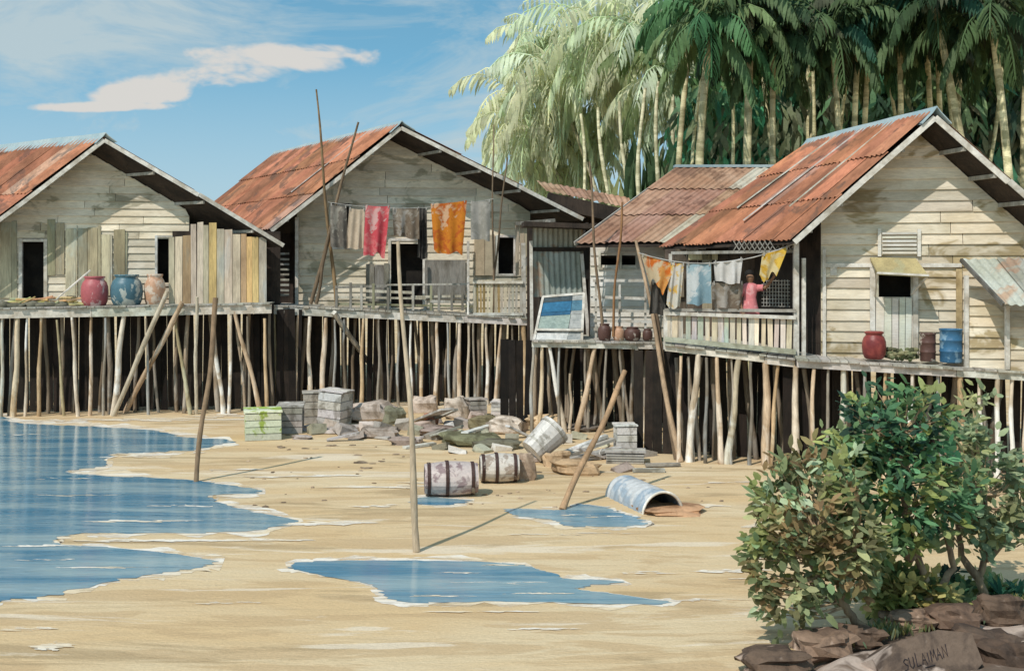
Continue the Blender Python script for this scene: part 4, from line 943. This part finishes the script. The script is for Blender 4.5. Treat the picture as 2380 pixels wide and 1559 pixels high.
# drift sticks on the sand
# lying barrels
def lying_barrel(label,px,py,r,L,ang,m,n=24,tilt=0):
    c_=G(px,py); ax=Vector((math.cos(ang),math.sin(ang),tilt)).normalized(); c0=c_+Vector((0,r*.6,r))
    t=thing('barrel',label,'barrel',c_,'barrels lying on the sand'); prof=[]
    for k in range(13):
        f=k/12; rr=r*(.86+.14*math.sin(math.pi*f)); prof.append((rr,(f-.5)*L))
    st=lambda a,b: (lambda v:(v,v,v))(.8+.4*((b*7919%13)/13))
    mb=MB(); mb.lathe(c0,prof,n,tuple(ax),st); inner=[(q[0]-.03,q[1]) for q in prof]; mb.lathe(c0,inner[::-1],n,tuple(ax),g(.35))
    mb.lathe(c0,[(prof[0][0],prof[0][1]),(prof[0][0]-.03,prof[0][1])],n,tuple(ax)); mb.lathe(c0,[(prof[-1][0],prof[-1][1]),(prof[-1][0]-.03,prof[-1][1])],n,tuple(ax)); mb.build('staves',m,t)
    mb=MB(); mb.lathe(c0,[(1e-4,L*.4),(prof[-2][0]-.03,L*.4)],n,tuple(ax)); mb.build('barrel_head',m,t)
    for f in (.08,.42,.9):
        rr=r*(.86+.14*math.sin(math.pi*f))+.012; h=(f-.5)*L; mb=MB(); mb.lathe(c0,[(rr,h-.03),(rr+.004,h-.03),(rr+.004,h+.03),(rr,h+.03)],n,tuple(ax),g(.6)); mb.build('hoop','drum_brown',t)
    return t
lying_barrel('large pinkish wooden barrel on its side nearest the centre pole, open end left',1047,1156,.30,.93,.12,'barrel_mauve')
lying_barrel('smaller white barrel on its side behind the pinkish one',1160,1124,.27,.72,.1,'barrel_white')
mb=MB(); c_=G(1222,1118); mb.blob(c_+Vector((0,.2,.22)),(.19,.2,.27),12,8,.15,(1.0,.85,.7),.7); o=mb.build('stump','rock',None,origin=c_); tag(o,'short brown stump touching the end of the white barrel','stump')
# wooden tub on its side
c_=G(1250,1080); t=thing('wooden_tub','big open slatted wooden tub tipped over beside the barrels','tub',c_)
ax=Vector((-.35,-.45,-.55)).normalized(); ax=Vector((.62,.3,.55)).normalized(); c0=c_+Vector((-.12,.25,.22))
mb=MB(); st=lambda a,b: g(.75+.4*((b*31%7)/7)); mb.lathe(c0,[(.27,0),(.30,.35),(.34,.72)],18,tuple(ax),st); mb.lathe(c0,[(.31,.72),(.27,.35),(.24,0.02)],18,tuple(ax),g(.5)); mb.lathe(c0,[(.34,.72),(.31,.72)],18,tuple(ax)); mb.lathe(c0,[(1e-4,0),(.27,0)],18,tuple(ax)); mb.build('staves','crate_white',t)
mb=MB(); mb.lathe(c0,[(.345,.62),(.35,.62),(.35,.66),(.348,.66)],18,tuple(ax)); mb.lathe(c0,[(.29,.16),(.295,.16),(.295,.2),(.29,.2)],18,tuple(ax)); mb.build('hoop','greywood',t)
# half buried corrugated sheet culvert
c_=G(1490,1190); t=thing('curved_metal_sheet','half pipe of blue grey corrugated metal half sunk in sand beside the small pool','metal sheet',c_)
A_=G(1440,1150); B_=G(1528,1192); ax=(B_-A_); rows=[];
for k in range(30):
    f=k/29; rr=.36+.012*math.sin(f*50); row=[]
    for j in range(17):
        th=math.pi*j/16; sd=Vector((ax.y,-ax.x,0)).normalized()
        row.append(A_+ax*(f*1.02)+Vector((.08,.05,0))+sd*math.cos(th)*rr+Vector((0,0,math.sin(th)*rr*1.0-.02)))
    rows.append(row)
mb=MB(); mb.grid(rows); c2=A_.lerp(B_,.5); inn=[[p+(A_+ax*(i/29)-p)*.06 for p in rw] for i,rw in enumerate(rows)]; mb.grid([r[::-1] for r in inn],g(.35)); mb.grid([rows[-1],inn[-1]]); mb.build('sheet','metalblue',t,True)
mb=MB(); mb.tube(rows[-1],.022,6,g(1.3)); mb.build('rim','fascia',t,True)
t=rock('low drift of brown sand against the curved metal sheet',1560,1200,150,12,t=(1.2,.8,.5),name='sand_drift',cat='sand')

# ------------------------------------------------------------------ bank, rocks and bushes (front right)
mb=MB(); nx,ny=70,40; rows=[]
for j in range(ny+1):
    row=[]
    for i in range(nx+1):
        x=1.6+i/nx*9.5; y=9.2+j/ny*4.6
        edge=2.0+(y-10.2)*1.0+.35*noise.noise(Vector((x*1.3,y*1.3,0)))
        far=13.2+.25*noise.noise(Vector((x*1.1,3,0)))
        f=min(max((x-edge)/.9,0),1)*min(max((far-y)/.5,0),1)
        h=f*(.12+.10*noise.noise(Vector((x*1.6,y*1.9,2)))+.06*noise.noise(Vector((x*4,y*5,7))))-.02*(1-f)-.03
        h+=f*.06*max(0,12-y)
        row.append((x,y,h))
    rows.append(row)
mb.grid(rows); tag(mb.build('bank','bankrock',None,True),kind='structure')
k=0
for (x,y,w_,h_,lab,tn) in ((1810,1570,150,40,'dark rock cut by the bottom edge, leftmost on the bank',(.9,.85,.8)),(1930,1535,150,50,'pale topped rock at the left of the brown bank',(1.6,1.5,1.4)),(2010,1505,100,36,'brown rock below the trunk of the front bush',(1,.95,.9)),
    (2130,1470,110,34,'pale broken rock at the foot of the tall bush',(1.9,1.8,1.7)),(2230,1470,130,44,'square brown rock right of the tall bush trunk',(1.1,1,.95)),(2340,1450,110,50,'brown rock at the right edge below the right bush',(.9,.85,.8)),
    (2310,1545,150,60,'large dark rock in the bottom right corner',(.8,.75,.72)),(2360,1570,120,60,'dark rock filling the corner below the others',(.6,.55,.52)),
    (1900,1490,70,18,'thin pale stone at the inner end of the bank',(2.2,2.1,2.0)),(2080,1445,60,16,'small cream stone between the two front trunks',(2.2,2.1,2.0))):
    rock(lab,x,y,w_,h_,'bankrock',tn,.28,.6,z=.1,n=18)
# flat faced rock with handwriting
c0=Vector((3.93,10.45,.27)); U=Vector((.985,.10,.13)).normalized(); V=Vector((-.08,.42,.75)).normalized(); Nn=U.cross(V).normalized()
t=thing('rock','flat faced brown rock at the bottom carrying dark handwritten letters','rock',c0)
mb=MB(); f_=[]
out=[(-.42,-.22),(-.1,-.27),(.35,-.25),(.55,-.12),(.52,.16),(.2,.24),(-.2,.2),(-.5,.08)]
fr_=[c0+U*a+V*b_ for a,b_ in out]; bk=[p-Nn*.35+(c0-p)*-.15 for p in fr_]; mb.face(fr_)
for i in range(8): mb.face([fr_[i],bk[i],bk[(i+1)%8],fr_[(i+1)%8]])
mb.build('stone_face','bankrock',t)
L_={'S':[[(1,.9),(.5,1),(.1,.8),(.4,.55),(.8,.4),(.6,.05),(0,.0)]],'U':[[(0,1),(.05,.2),(.4,0),(.8,.25),(.9,1)]],'L':[[(.2,1.2),(.1,0),(.9,.1)]],'A':[[(0,0),(.45,1),(.9,0)],[(.15,.4),(.8,.4)]],'I':[[(.3,.9),(.3,.1)]],'M':[[(0,0),(.15,1),(.5,.35),(.85,1.05),(1,0)]],'N':[[(0,0),(.1,1),(.8,.05),(.95,1.15)]]}
mb=MB(); x=-.22
for ch in 'SULAIMAN':
    w_=.02 if ch=='I' else .05
    for stv in L_[ch]:
        pl=[c0+Nn*.006+U*(x+a*w_)+V*(-.07+b_*.10+(x+.22)*.14) for a,b_ in stv]; mb.tube(pl,.0048,5)
    x+=w_+.012
a=c0+Nn*.006
mb.tube([a+U*-.02+V*-.075,a+U*.08+V*-.066],.005,5)
mb.build('lettering','ink',t)

def leaf(mb, p, d, up, L, w, t, bend=.2):
    d=d.normalized(); s=d.cross(up)
    if s.length<.01: s=Vector((1,0,0))
    s.normalize(); n_=s.cross(d)
    m1=p+d*L*.35-n_*L*bend*.1; m2=p+d*L*.75-n_*L*bend*.4; e=p+d*L-n_*L*bend*.8
    i=len(mb.v); mb.v+=[p,m1+s*w*.5,m1-s*w*.5,m2+s*w*.38,m2-s*w*.38,e]
    mb.f+=[(i,i+1,i+2),(i+1,i+3,i+4,i+2),(i+3,i+5,i+4)]; mb.t+=[t,t,t]
def rv(): 
    while True:
        v=Vector((R(-1,1),R(-1,1),R(-1,1)))
        if .05<v.length<1: return v
def bush(label, trunks, blobs, cols, nl, Ls=(.06,.11), edgecols=None):
    b0=trunks[0][0]; t=thing('bush',label,'bush',b0)
    mb=MB(); tips=[]
    for tr in trunks:
        pts=[Vector(p) for p in tr]; n_=len(pts); fine=[]
        for i in range(n_-1):
            for j in range(4):
                fine.append(pts[i].lerp(pts[i+1],j/4)+rv()*.018)
        fine.append(pts[-1]); k=len(fine); mb.tube(fine,[.05*(1-.75*i/k)+.006 for i in range(k)],7)
        tips+= [fine[i] for i in range(k//3,k)]
    cl=[]
    for (c_,r,w_) in blobs:
        for _ in range(int(w_*.72)):
            v=rv(); v=v.normalized()*(v.length**.4)*R(.85,1.12); cl.append((c_+Vector((v.x*r[0],v.y*r[1],v.z*r[2])),c_,r))
    for (q,c_,r) in cl:
        if R(0,1)<.55:
            a=min(tips,key=lambda z:(z-q).length+ (2 if z.z>q.z else 0)); mid=a.lerp(q,.5)+Vector((0,0,-.05))+rv()*.06
            mb.tube([a,mid,q],[.014,.010,.005],5,g(1.6))
    tk=mb.build('branches','bark',t,True)
    mb=MB(); per=max(1,int(nl/len(cl)))
    for (q,c_,r) in cl:
        od=(q-c_); hcol=noise.noise(q*2.2+Vector((3,1,8))); base=cols[int((hcol*.9+.5)*len(cols))%len(cols)] if R(0,1)<.7 else random.choice(cols)
        sprig=(od.normalized()+Vector((0,-.15,.25))+rv()*.5).normalized()
        for _ in range(per):
            p=q+rv()*.12+sprig*R(-.08,.12); d=(sprig*.7+rv()).normalized(); v=R(.8,2.1)
            leaf(mb,p,d,Vector((R(-.3,.3),-.5,1)),R(Ls[0],Ls[1])*R(1.0,2.0),R(*Ls)*R(.6,1.1),tuple(x*v for x in base))
    mb.build('foliage','leaf',t)
    return t
OL=[(.17,.19,.07),(.26,.27,.11),(.34,.34,.18),(.24,.19,.09),(.15,.14,.07),(.26,.17,.09),(.20,.23,.12),(.36,.42,.28),(.22,.30,.16)]
GR=[(.24,.30,.15),(.30,.32,.12),(.09,.18,.09),(.13,.26,.13),(.05,.10,.06),(.12,.20,.09),(.20,.22,.07),(.03,.06,.045),(.13,.28,.15),(.06,.13,.07),(.26,.28,.12)]
PG=[(.24,.28,.17),(.32,.36,.22),(.18,.24,.15),(.34,.34,.17),(.22,.22,.12),(.15,.20,.12)]
def bb(px,py,Y,rx,ry,rz,w): return (P(px,py,Y),(rx,ry,rz),w)
bush('tall leafy blue green bush, the middle one in the right foreground',[[P(2152,1432,12.3),P(2158,1370,12.3),P(2135,1300,12.3),P(2105,1200,12.2),P(2090,1100,12.2),P(2100,1000,12.2)],[P(2185,1432,12.4),P(2180,1380,12.4),P(2215,1320,12.5),P(2200,1240,12.4),P(2180,1150,12.4)],[P(2120,1300,12.3),P(2050,1230,12.3),P(1990,1150,12.3)]],
  [bb(2090,1150,12.2,.60,.5,.62,120),bb(2010,1010,12.2,.40,.4,.32,50),bb(2120,985,12.3,.38,.4,.36,50),bb(2040,1180,12.0,.55,.4,.50,70),bb(2180,1130,12.3,.42,.4,.40,50),bb(1990,1080,12.2,.25,.3,.25,20),bb(2060,940,12.3,.25,.3,.18,14)],GR,2500)
bush('front bush with brown and olive leaves leaning left over the sand',[[P(2040,1478,11.6),P(1985,1440,11.6),P(1960,1400,11.6),P(1945,1330,11.6),P(1900,1240,11.5)],[P(1965,1405,11.6),P(1905,1360,11.6),P(1880,1290,11.6)],[P(1960,1400,11.6),P(1975,1330,11.6),P(1990,1250,11.6)]],
  [bb(1880,1180,11.6,.52,.45,.52,90),bb(1850,1290,11.5,.45,.4,.50,75),bb(1950,1260,11.5,.42,.4,.48,60),bb(1800,1220,11.6,.24,.3,.38,26),bb(1840,1390,11.5,.34,.3,.20,20),bb(1930,1100,11.7,.36,.35,.24,26),bb(2000,1300,11.6,.25,.3,.3,20)],OL,2050)
bush('pale olive bush at the right edge behind the tall one',[[P(2292,1402,12.9),P(2275,1340,12.9),P(2300,1270,12.9),P(2290,1150,12.9)],[P(2278,1345,12.9),P(2235,1290,12.9),P(2220,1200,12.9)],[P(2290,1300,12.9),P(2350,1240,12.9)]],
  [bb(2290,1130,13.0,.50,.4,.58,80),bb(2230,1050,13.0,.30,.35,.42,30),bb(2340,1180,13.0,.38,.35,.40,45),bb(2270,970,13.1,.18,.3,.28,14),bb(2250,1230,12.9,.34,.3,.22,24),bb(2390,1200,13.0,.3,.3,.4,20)],PG,1500)
YG=[(.46,.38,.14),(.40,.38,.15),(.30,.24,.08),(.20,.22,.07),(.12,.16,.06),(.36,.28,.12),(.08,.12,.05)]
bush('low yellow green shrub between the two front trunks',[[P(2120,1432,12.7),P(2110,1370,12.7)]],[bb(2085,1375,12.5,.36,.3,.24,60),bb(2150,1395,12.5,.24,.25,.16,26)],YG+[(.45,.38,.16),(.42,.36,.14)],1300)
bush('low dark green shrub right of the tall bush trunk',[[P(2240,1420,13.0),P(2240,1380,13.0)]],[bb(2230,1385,13.2,.22,.3,.14,22),bb(2290,1375,13.4,.2,.2,.12,14)],GR,700)
# small agave like plants at the right edge
for (x,y,lab) in ((2328,1392,'small spiky blue green plant on the bank at the right edge, left of two'),(2368,1388,'small spiky blue green plant at the right edge, right of two')):
    c_=P(x,y,12.9); mb=MB()
    for k in range(26):
        a=R(0,6.28); leaf(mb,c_,Vector((math.cos(a)*.6,math.sin(a)*.6,R(.4,1.4))),Vector((0,0,1)),R(.16,.30),.05,random.choice([(.06,.20,.13),(.10,.26,.18),(.04,.12,.08)]),.3)
    o=mb.build('spiky_plant','leaf',None,origin=c_); tag(o,lab,'plant','small spiky plants')
mb=MB()
for _ in range(1500):
    px=R(1880,2400); py=1505-(px-1880)*.19+random.gauss(0,9); p=G(px,py,.1); leaf(mb,p,Vector((R(-.5,.5),R(-.5,.5),1)),Vector((0,-1,.2)),R(.05,.14),.022,random.choice(YG+PG),.3)
tag(mb.build('grass','leaf'),kind='stuff')

# ------------------------------------------------------------------ palms and woodland behind
def palm(label, base, top, L, cols, nf=20, tr=.14, hang=1.0, lw=.10, group=None, name='palm_tree', tone=(1,1,1), lc=1.0, lm='leafbig'):
    t=thing(name,label,'palm tree',base,group); b0=Vector(base); tp=Vector(top); H_=(tp-b0).length
    pts=[];rs=[]
    lean=tp-b0; cv=Vector((R(-.5,.5),0,0))
    for k in range(15):
        f=k/14; p=b0.lerp(tp,f)+cv*math.sin(math.pi*f); pts.append(p); rs.append(tr*(1.35-.35*min(1,f*6) if f<.17 else 1-.25*f)*R(.97,1.03))
    mb=MB(); mb.tube(pts,rs,8,lambda a,b_:tuple(x*(.75 if a%2 else 1.05) for x in tone)); mb.build('trunk','palmbark',t,True)
    mb=MB()
    for k in range(nf):
        az=k*2.399+R(-.2,.2); el=math.radians(75-135*(k/nf)*hang+R(-8,8)); Lf=L*R(.8,1.1); p=tp.copy()
        d=Vector((math.cos(az)*math.cos(el),math.sin(az)*math.cos(el),math.sin(el))); n_=15; base=random.choice(cols); prev=p
        spine=[p.copy()]
        for q in range(n_):
            d=(d+Vector((0,0,-.11-.02*q*.3))).normalized(); p=p+d*(Lf/n_); spine.append(p.copy())
            if q<1: continue
            f=q/n_; ll=Lf*.30*math.sin(math.pi*min(1,.15+f*.85))**.6*lc; side=d.cross(Vector((0,0,1)))
            if side.length<.05: side=Vector((1,0,0))
            side.normalize(); v=R(.7,1.25); tt=tuple(x*v for x in base)
            for sg in (1,-1):
                dd=(side*sg*.9+d*.7+Vector((0,0,-.35-R(0,.5)))).normalized()
                leaf(mb,p,dd,Vector((0,0,1)),ll*R(.8,1.15),lw*R(.8,1.3),tt,.55)
        mb.tube(spine[::3]+[spine[-1]],[.03]*len(spine[::3])+[.008],4,tuple(x*1.2 for x in base),False)
    mb.build('crown',lm,t)
    return t
DK=[(.045,.085,.04),(.06,.11,.045),(.10,.15,.06),(.04,.12,.075),(.09,.10,.055),(.12,.18,.08)]
MG=[(.10,.22,.09),(.16,.26,.12),(.08,.20,.09),(.22,.30,.13),(.20,.25,.11)]
PL=[(.84,.86,.62),(.74,.82,.60),(.88,.86,.64),(.80,.86,.70),(.68,.68,.48)]  # pale palm colours with the distance haze painted in
def bt(bx,by,tx,ty,Y,hang=0):
    """trunk through two picked points, continued down to the ground"""
    a=P(bx,by,Y); b_=P(tx,ty,Y); d=(b_-a); 
    g_=a-d*(a.z/d.z); 
    gx=a.x-(a.x-g_.x)*.35; return Vector((gx,Y,0)),b_
pal=[(1645,380,1650,120,40,3.8,MG,'palm with mid green crown, leftmost thick trunk behind the brown roof'),(1735,380,1745,60,40.5,4.0,DK,'palm standing right above the flat grey ridge of the brown roof'),
 (1817,372,1800,150,41,3.4,DK,'thin leaning palm at the left end of the red roof ridge'),(1925,300,1930,120,41,3.6,DK,'straight palm behind the middle of the right house ridge'),
 (2010,285,2000,90,42,3.6,DK,'pale slim palm, left of a pair behind the right ridge'),(2035,282,2025,140,43,3.2,MG,'pale slim palm, right of a pair behind the right ridge'),
 (2115,268,2095,70,42,3.6,DK,'left of three slim trunks above the right house peak'),(2138,268,2148,110,43,3.4,DK,'middle of three slim trunks above the right house peak'),(2160,266,2172,90,44,3.4,DK,'right of three slim trunks above the right house peak'),
 (2258,305,2180,60,40,4.0,DK,'palm leaning strongly left behind the right roof slope'),(2350,390,2310,100,39,4.0,DK,'pale palm at the right edge, leaning slightly left'),
 (1580,420,1610,60,44,3.6,MG,'palm with yellow green crown between the pale and the dark trees'),(2240,200,2250,-20,47,4.2,DK,'deep green palm whose crown touches the top right of the picture'),(1860,200,1870,-10,47,4.2,DK,'deep green palm high behind the others at the top'),(2400,300,2400,0,44,4.2,DK,'palm just beyond the right edge with fronds hanging in')]
for i,(bx,by,tx,ty,Y,L,cols,lab) in enumerate(pal):
    a,b_=bt(bx,by,tx,ty,Y); b_=b_+(b_-a).normalized()*.9; palm(lab,a,b_,L*.86,cols,20,.13 if L<3.7 else .17,.74,.16,'palms behind the right houses',tone=(2.0,1.95,1.7) if i in (4,5,6,7,8,10) else (1.5,1.45,1.25))
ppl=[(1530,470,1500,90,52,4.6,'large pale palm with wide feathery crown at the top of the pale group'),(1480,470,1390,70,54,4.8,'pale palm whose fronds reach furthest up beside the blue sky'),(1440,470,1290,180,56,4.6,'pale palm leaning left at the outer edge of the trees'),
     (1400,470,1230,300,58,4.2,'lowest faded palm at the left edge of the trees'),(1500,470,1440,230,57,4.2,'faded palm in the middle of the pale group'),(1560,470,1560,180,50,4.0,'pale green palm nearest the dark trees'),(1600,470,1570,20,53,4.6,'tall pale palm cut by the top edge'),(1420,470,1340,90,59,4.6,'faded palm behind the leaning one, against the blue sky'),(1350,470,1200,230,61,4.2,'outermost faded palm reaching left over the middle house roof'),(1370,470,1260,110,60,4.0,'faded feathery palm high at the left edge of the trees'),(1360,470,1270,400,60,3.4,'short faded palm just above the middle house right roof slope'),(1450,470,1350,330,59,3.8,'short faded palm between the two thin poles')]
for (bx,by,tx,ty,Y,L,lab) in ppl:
    a,b_=bt(bx,by,tx,ty,Y); palm(lab,a,b_,L*1.02,PL if bx<1550 else PL+MG[3:],24,.11,.95,.17,'pale palms left of the dark trees',lm='leafhaze',tone=(1.5,1.5,1.5))
# broad leaved banana like clumps below
def clump(label, px, py, Y, h, n_, cols, w=.35, name='banana_plant'):
    c_=P(px,py,Y); c_.z=0; t=thing(name,label,'banana plant',c_,'broad leaved plants behind the roofs'); mb=MB()
    for k in range(n_):
        a=R(0,6.28); z0=R(.0,.55)*h; p=c_+Vector((R(-.8,.8),R(-.6,.6),z0)); d=Vector((math.cos(a)*.35,math.sin(a)*.35,1)); v=R(.7,1.2)
        leaf(mb,p,d,Vector((math.cos(a),math.sin(a),.1)),h*R(.35,.5),w*R(.7,1.2),tuple(x*v for x in random.choice(cols)),.5)
    mb.build('leaves','leafbig',t); mb=MB(); mb.pole(c_,c_+Vector((.1,0,h*.6)),.15,.08,7,5); mb.build('stem','palmbark',t,True)
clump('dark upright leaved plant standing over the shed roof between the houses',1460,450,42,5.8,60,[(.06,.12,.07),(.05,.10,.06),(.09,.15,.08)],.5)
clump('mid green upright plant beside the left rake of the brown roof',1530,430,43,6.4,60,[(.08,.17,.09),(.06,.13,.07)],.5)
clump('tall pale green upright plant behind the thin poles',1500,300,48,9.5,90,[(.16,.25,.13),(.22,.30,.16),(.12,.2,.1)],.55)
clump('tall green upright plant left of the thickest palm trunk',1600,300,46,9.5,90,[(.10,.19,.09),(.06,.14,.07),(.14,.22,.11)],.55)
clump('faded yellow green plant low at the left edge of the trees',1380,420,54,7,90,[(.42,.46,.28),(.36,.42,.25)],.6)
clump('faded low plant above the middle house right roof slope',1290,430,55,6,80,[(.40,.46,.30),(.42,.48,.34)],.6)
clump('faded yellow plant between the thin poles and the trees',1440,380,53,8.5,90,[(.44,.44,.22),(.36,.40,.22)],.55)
# slim pale stems of the bamboo like trees
for k,(x0,x1,tn) in enumerate(((1502,1530,1.6),(1478,1500,1.7),(1540,1565,1.5),(1452,1440,1.7),(1425,1390,1.9),(1405,1350,1.9))):
    Y=46+k; a=P(x0,470,Y); a.z=0; b_=P(x1,190+k*15,Y)
    standing_pole('bamboo_stem','slim pale stem among the faded trees left of the dark palms',a,b_,.13,.07,'palmbark',.3,'bamboo',7,(tn,tn,tn*.95),'slim pale stems among the faded trees')
for k,(x0,y0,x1,y1,tn) in enumerate(((1690,380,1700,190,1.7),(1780,378,1772,170,1.5),(1880,330,1885,150,1.5),(1965,295,1978,150,1.8),(2075,275,2062,130,1.6),(2205,290,2195,150,1.5),(2300,330,2325,160,1.5),(1620,390,1632,200,1.9),(2085,272,2100,150,1.9))):
    Y=45.5+k*.1; a=P(x0,y0,Y); b_=P(x1,y1,Y); a=a+(a-b_)*((a.z)/(b_.z-a.z)); a.z=0
    standing_pole('bamboo_stem','slim pale trunk among the dark palms behind the right houses',a,b_+(b_-a)*.15,.12,.06,'palmbark',.25,'trunk',7,(tn,tn,tn*.85),'slim trunks among the dark palms')
# dense dark wood as one mass
mb=MB(); cols2=[(.03,.065,.04),(.05,.09,.05),(.035,.11,.065),(.10,.11,.07),(.08,.15,.08),(.025,.045,.03),(.05,.17,.10),(.15,.14,.09),(.24,.32,.18),(.10,.20,.11)]
for _ in range(2300):
    u=R(0,1)**.85; px=1560+u*980; Y=R(47,54); top=16.5 if px>1700 else 9+ (px-1560)/140*7.5; z=R(0,top); c_=P(px,0,Y); c_.z=z
    nn=noise.noise(Vector((px*.006,z*.25,Y*.1))); base=cols2[int((nn+.6)*len(cols2))%len(cols2)]
    if z>12: base=random.choice(DK+[(.05,.10,.04)])
    dr=Vector((R(-.6,.6),R(-.4,.1),-1))
    for k in range(13):
        v=R(.9,2.6)*(1.7 if px<1850 else 1.1); leaf(mb,c_+rv()*1.0,(dr+rv()*.7),Vector((0,-1,.2)),R(.6,1.5),R(.14,.3),tuple(x*v for x in base),.3)
tag(mb.build('woodland','leafbig'),kind='stuff')
mb=MB(); rows=[]
for j in range(12):
    rows.append([(10+i*2.4 + (0),56+j*1.2+noise.noise(Vector((i*.3,j,0))),min(1,max(0,(i-0)/3))*min(1,j/3)*(15+1.5*noise.noise(Vector((i*.4,j*.3,4))))+0*j) for i in range(24)])
mb.grid(rows); tag(mb.build('hill','leafbig',None,True),kind='structure')
for p in bpy.data.objects['hill'].data.color_attributes['tint'].data: p.color=(.05,.085,.05,1)

# ------------------------------------------------------------------ sky, sun, camera
w=bpy.data.worlds.new('World'); bpy.context.scene.world=w; w.use_nodes=True; nt=w.node_tree; bg=nt.nodes['Background']
EL=math.radians(51); dx,dy=.58,.81; l_=math.hypot(dx,dy); dx/=l_; dy/=l_
sky=nt.nodes.new('ShaderNodeTexSky'); sky.sky_type='NISHITA'; sky.sun_disc=False; sky.sun_elevation=EL; sky.sun_rotation=math.atan2(-dx,-dy); sky.air_density=1.0; sky.dust_density=.4; sky.ozone_density=2.5
tc=nt.nodes.new('ShaderNodeTexCoord'); sp=nt.nodes.new('ShaderNodeSeparateXYZ'); nt.links.new(tc.outputs['Generated'],sp.inputs[0])
def mth(op,a,b=None,c=None,clamp=False):
    n=nt.nodes.new('ShaderNodeMath'); n.operation=op; n.use_clamp=clamp
    for i,v in enumerate((a,b,c)):
        if v is None: continue
        if hasattr(v,'links'): nt.links.new(v,n.inputs[i])
        else: n.inputs[i].default_value=v
    return n.outputs[0]
X,Y_,Z=sp.outputs
zz=mth('MULTIPLY_ADD',mth('ABSOLUTE',Z),1.6,.22); cb=nt.nodes.new('ShaderNodeCombineXYZ'); nt.links.new(X,cb.inputs[0]); nt.links.new(Y_,cb.inputs[1]); nt.links.new(zz,cb.inputs[2])
nv=nt.nodes.new('ShaderNodeVectorMath'); nv.operation='NORMALIZE'; nt.links.new(cb.outputs[0],nv.inputs[0]); nt.links.new(nv.outputs[0],sky.inputs[0])
def wn(scale,st,detail=5,rough=.6,dist=0,loc=(0,0,0)):
    mp=nt.nodes.new('ShaderNodeMapping'); mp.inputs['Scale'].default_value=st; mp.inputs['Location'].default_value=loc; n=nt.nodes.new('ShaderNodeTexNoise'); n.inputs['Scale'].default_value=scale; n.inputs['Detail'].default_value=detail; n.inputs['Roughness'].default_value=rough; n.inputs['Distortion'].default_value=dist
    nt.links.new(tc.outputs['Generated'],mp.inputs[0]); nt.links.new(mp.outputs[0],n.inputs[0]); return n.outputs[0]
warp=wn(9,(1,1,2.2),5,.6,.3)
def blob(px,py,rx,ry,ang=0):
    u0,v0=(px-CX)/F,(HY-py)/F; nrm=math.sqrt(u0*u0+v0*v0+1); u0/=nrm; v0/=nrm
    ca,sa=math.cos(ang),math.sin(ang); du=mth('SUBTRACT',X,u0); dv=mth('SUBTRACT',Z,v0)
    a=mth('ADD',mth('MULTIPLY',du,ca*F/rx),mth('MULTIPLY',dv,sa*F/rx)); b=mth('ADD',mth('MULTIPLY',du,-sa*F/ry),mth('MULTIPLY',dv,ca*F/ry))
    return mth('MAXIMUM',mth('SUBTRACT',1,mth('ADD',mth('MULTIPLY',a,a),mth('MULTIPLY',b,b))),-1)
m_=blob(650,140,210,34,.06)
for q in ((520,175,210,38,.20),(380,210,170,30,.22),(230,248,150,14,.06),(740,128,110,14,.0)): m_=mth('MAXIMUM',m_,blob(*q))
v=mth('ADD',m_,mth('MULTIPLY',mth('SUBTRACT',warp,.5),4.2)); mr=nt.nodes.new('ShaderNodeMapRange'); mr.interpolation_type='SMOOTHSTEP'; nt.links.new(v,mr.inputs[0]); mr.inputs[1].default_value=0; mr.inputs[2].default_value=.6; mr.inputs[3].default_value=0; mr.inputs[4].default_value=.97
front=mth('GREATER_THAN',Y_,0); c1=mth('MULTIPLY',mr.outputs[0],front)
wash=wn(4.5,(1,1,2.2),6,.66,.8,(2,0,1)); mr2=nt.nodes.new('ShaderNodeMapRange'); nt.links.new(wash,mr2.inputs[0]); mr2.inputs[1].default_value=.40; mr2.inputs[2].default_value=.62; mr2.inputs[3].default_value=0; mr2.inputs[4].default_value=.85
lowp=mth('MULTIPLY',mth('SUBTRACT',1,mth('MULTIPLY',mth('ABSOLUTE',Z),5.5),None,True),.95)
pale=mth('MAXIMUM',mr2.outputs[0],lowp)
def wmix(f,a,b,mode='MIX'):
    m=nt.nodes.new('ShaderNodeMix'); m.data_type='RGBA'; m.blend_type=mode; 
    for s,vv in ((m.inputs[0],f),(m.inputs[6],a),(m.inputs[7],b)):
        if hasattr(vv,'links'): nt.links.new(vv,s)
        elif isinstance(vv,(int,float)): s.default_value=vv
        else: s.default_value=(*vv,1)
    return m.outputs[2]
SC=(1.0,1.0,1.0)
col=wmix(1.0,sky.outputs[0],(1.2,1.72,1.40),'MULTIPLY')
col=wmix(pale,col,(3.7,4.4,4.6)); col=wmix(c1,col,(5.0,4.85,4.6))
nt.links.new(col,bg.inputs[0]); bg.inputs[1].default_value=.145
sd=bpy.data.lights.new('sun','SUN'); sd.energy=3.7; sd.angle=math.radians(.6); sd.color=(1,.95,.87); so=bpy.data.objects.new('sun',sd); C.objects.link(so)
so.rotation_euler=Vector((dx*math.cos(EL),dy*math.cos(EL),-math.sin(EL))).to_track_quat('-Z','Y').to_euler()
cd=bpy.data.cameras.new('camera'); co=bpy.data.objects.new('camera',cd); C.objects.link(co); co.location=(0,0,CH); co.rotation_euler=(math.pi/2,0,0)
cd.sensor_width=36; cd.lens=36*F/2380; cd.shift_y=-(779.5-HY)/2380; cd.clip_end=2000; cd.clip_start=.1
sc=bpy.context.scene; sc.camera=co
vs=sc.view_settings; sc.display_settings.display_device='sRGB'; vs.view_transform='Standard'; vs.look='None'; vs.gamma=1; vs.exposure=-.06
sc.cycles.max_bounces=6
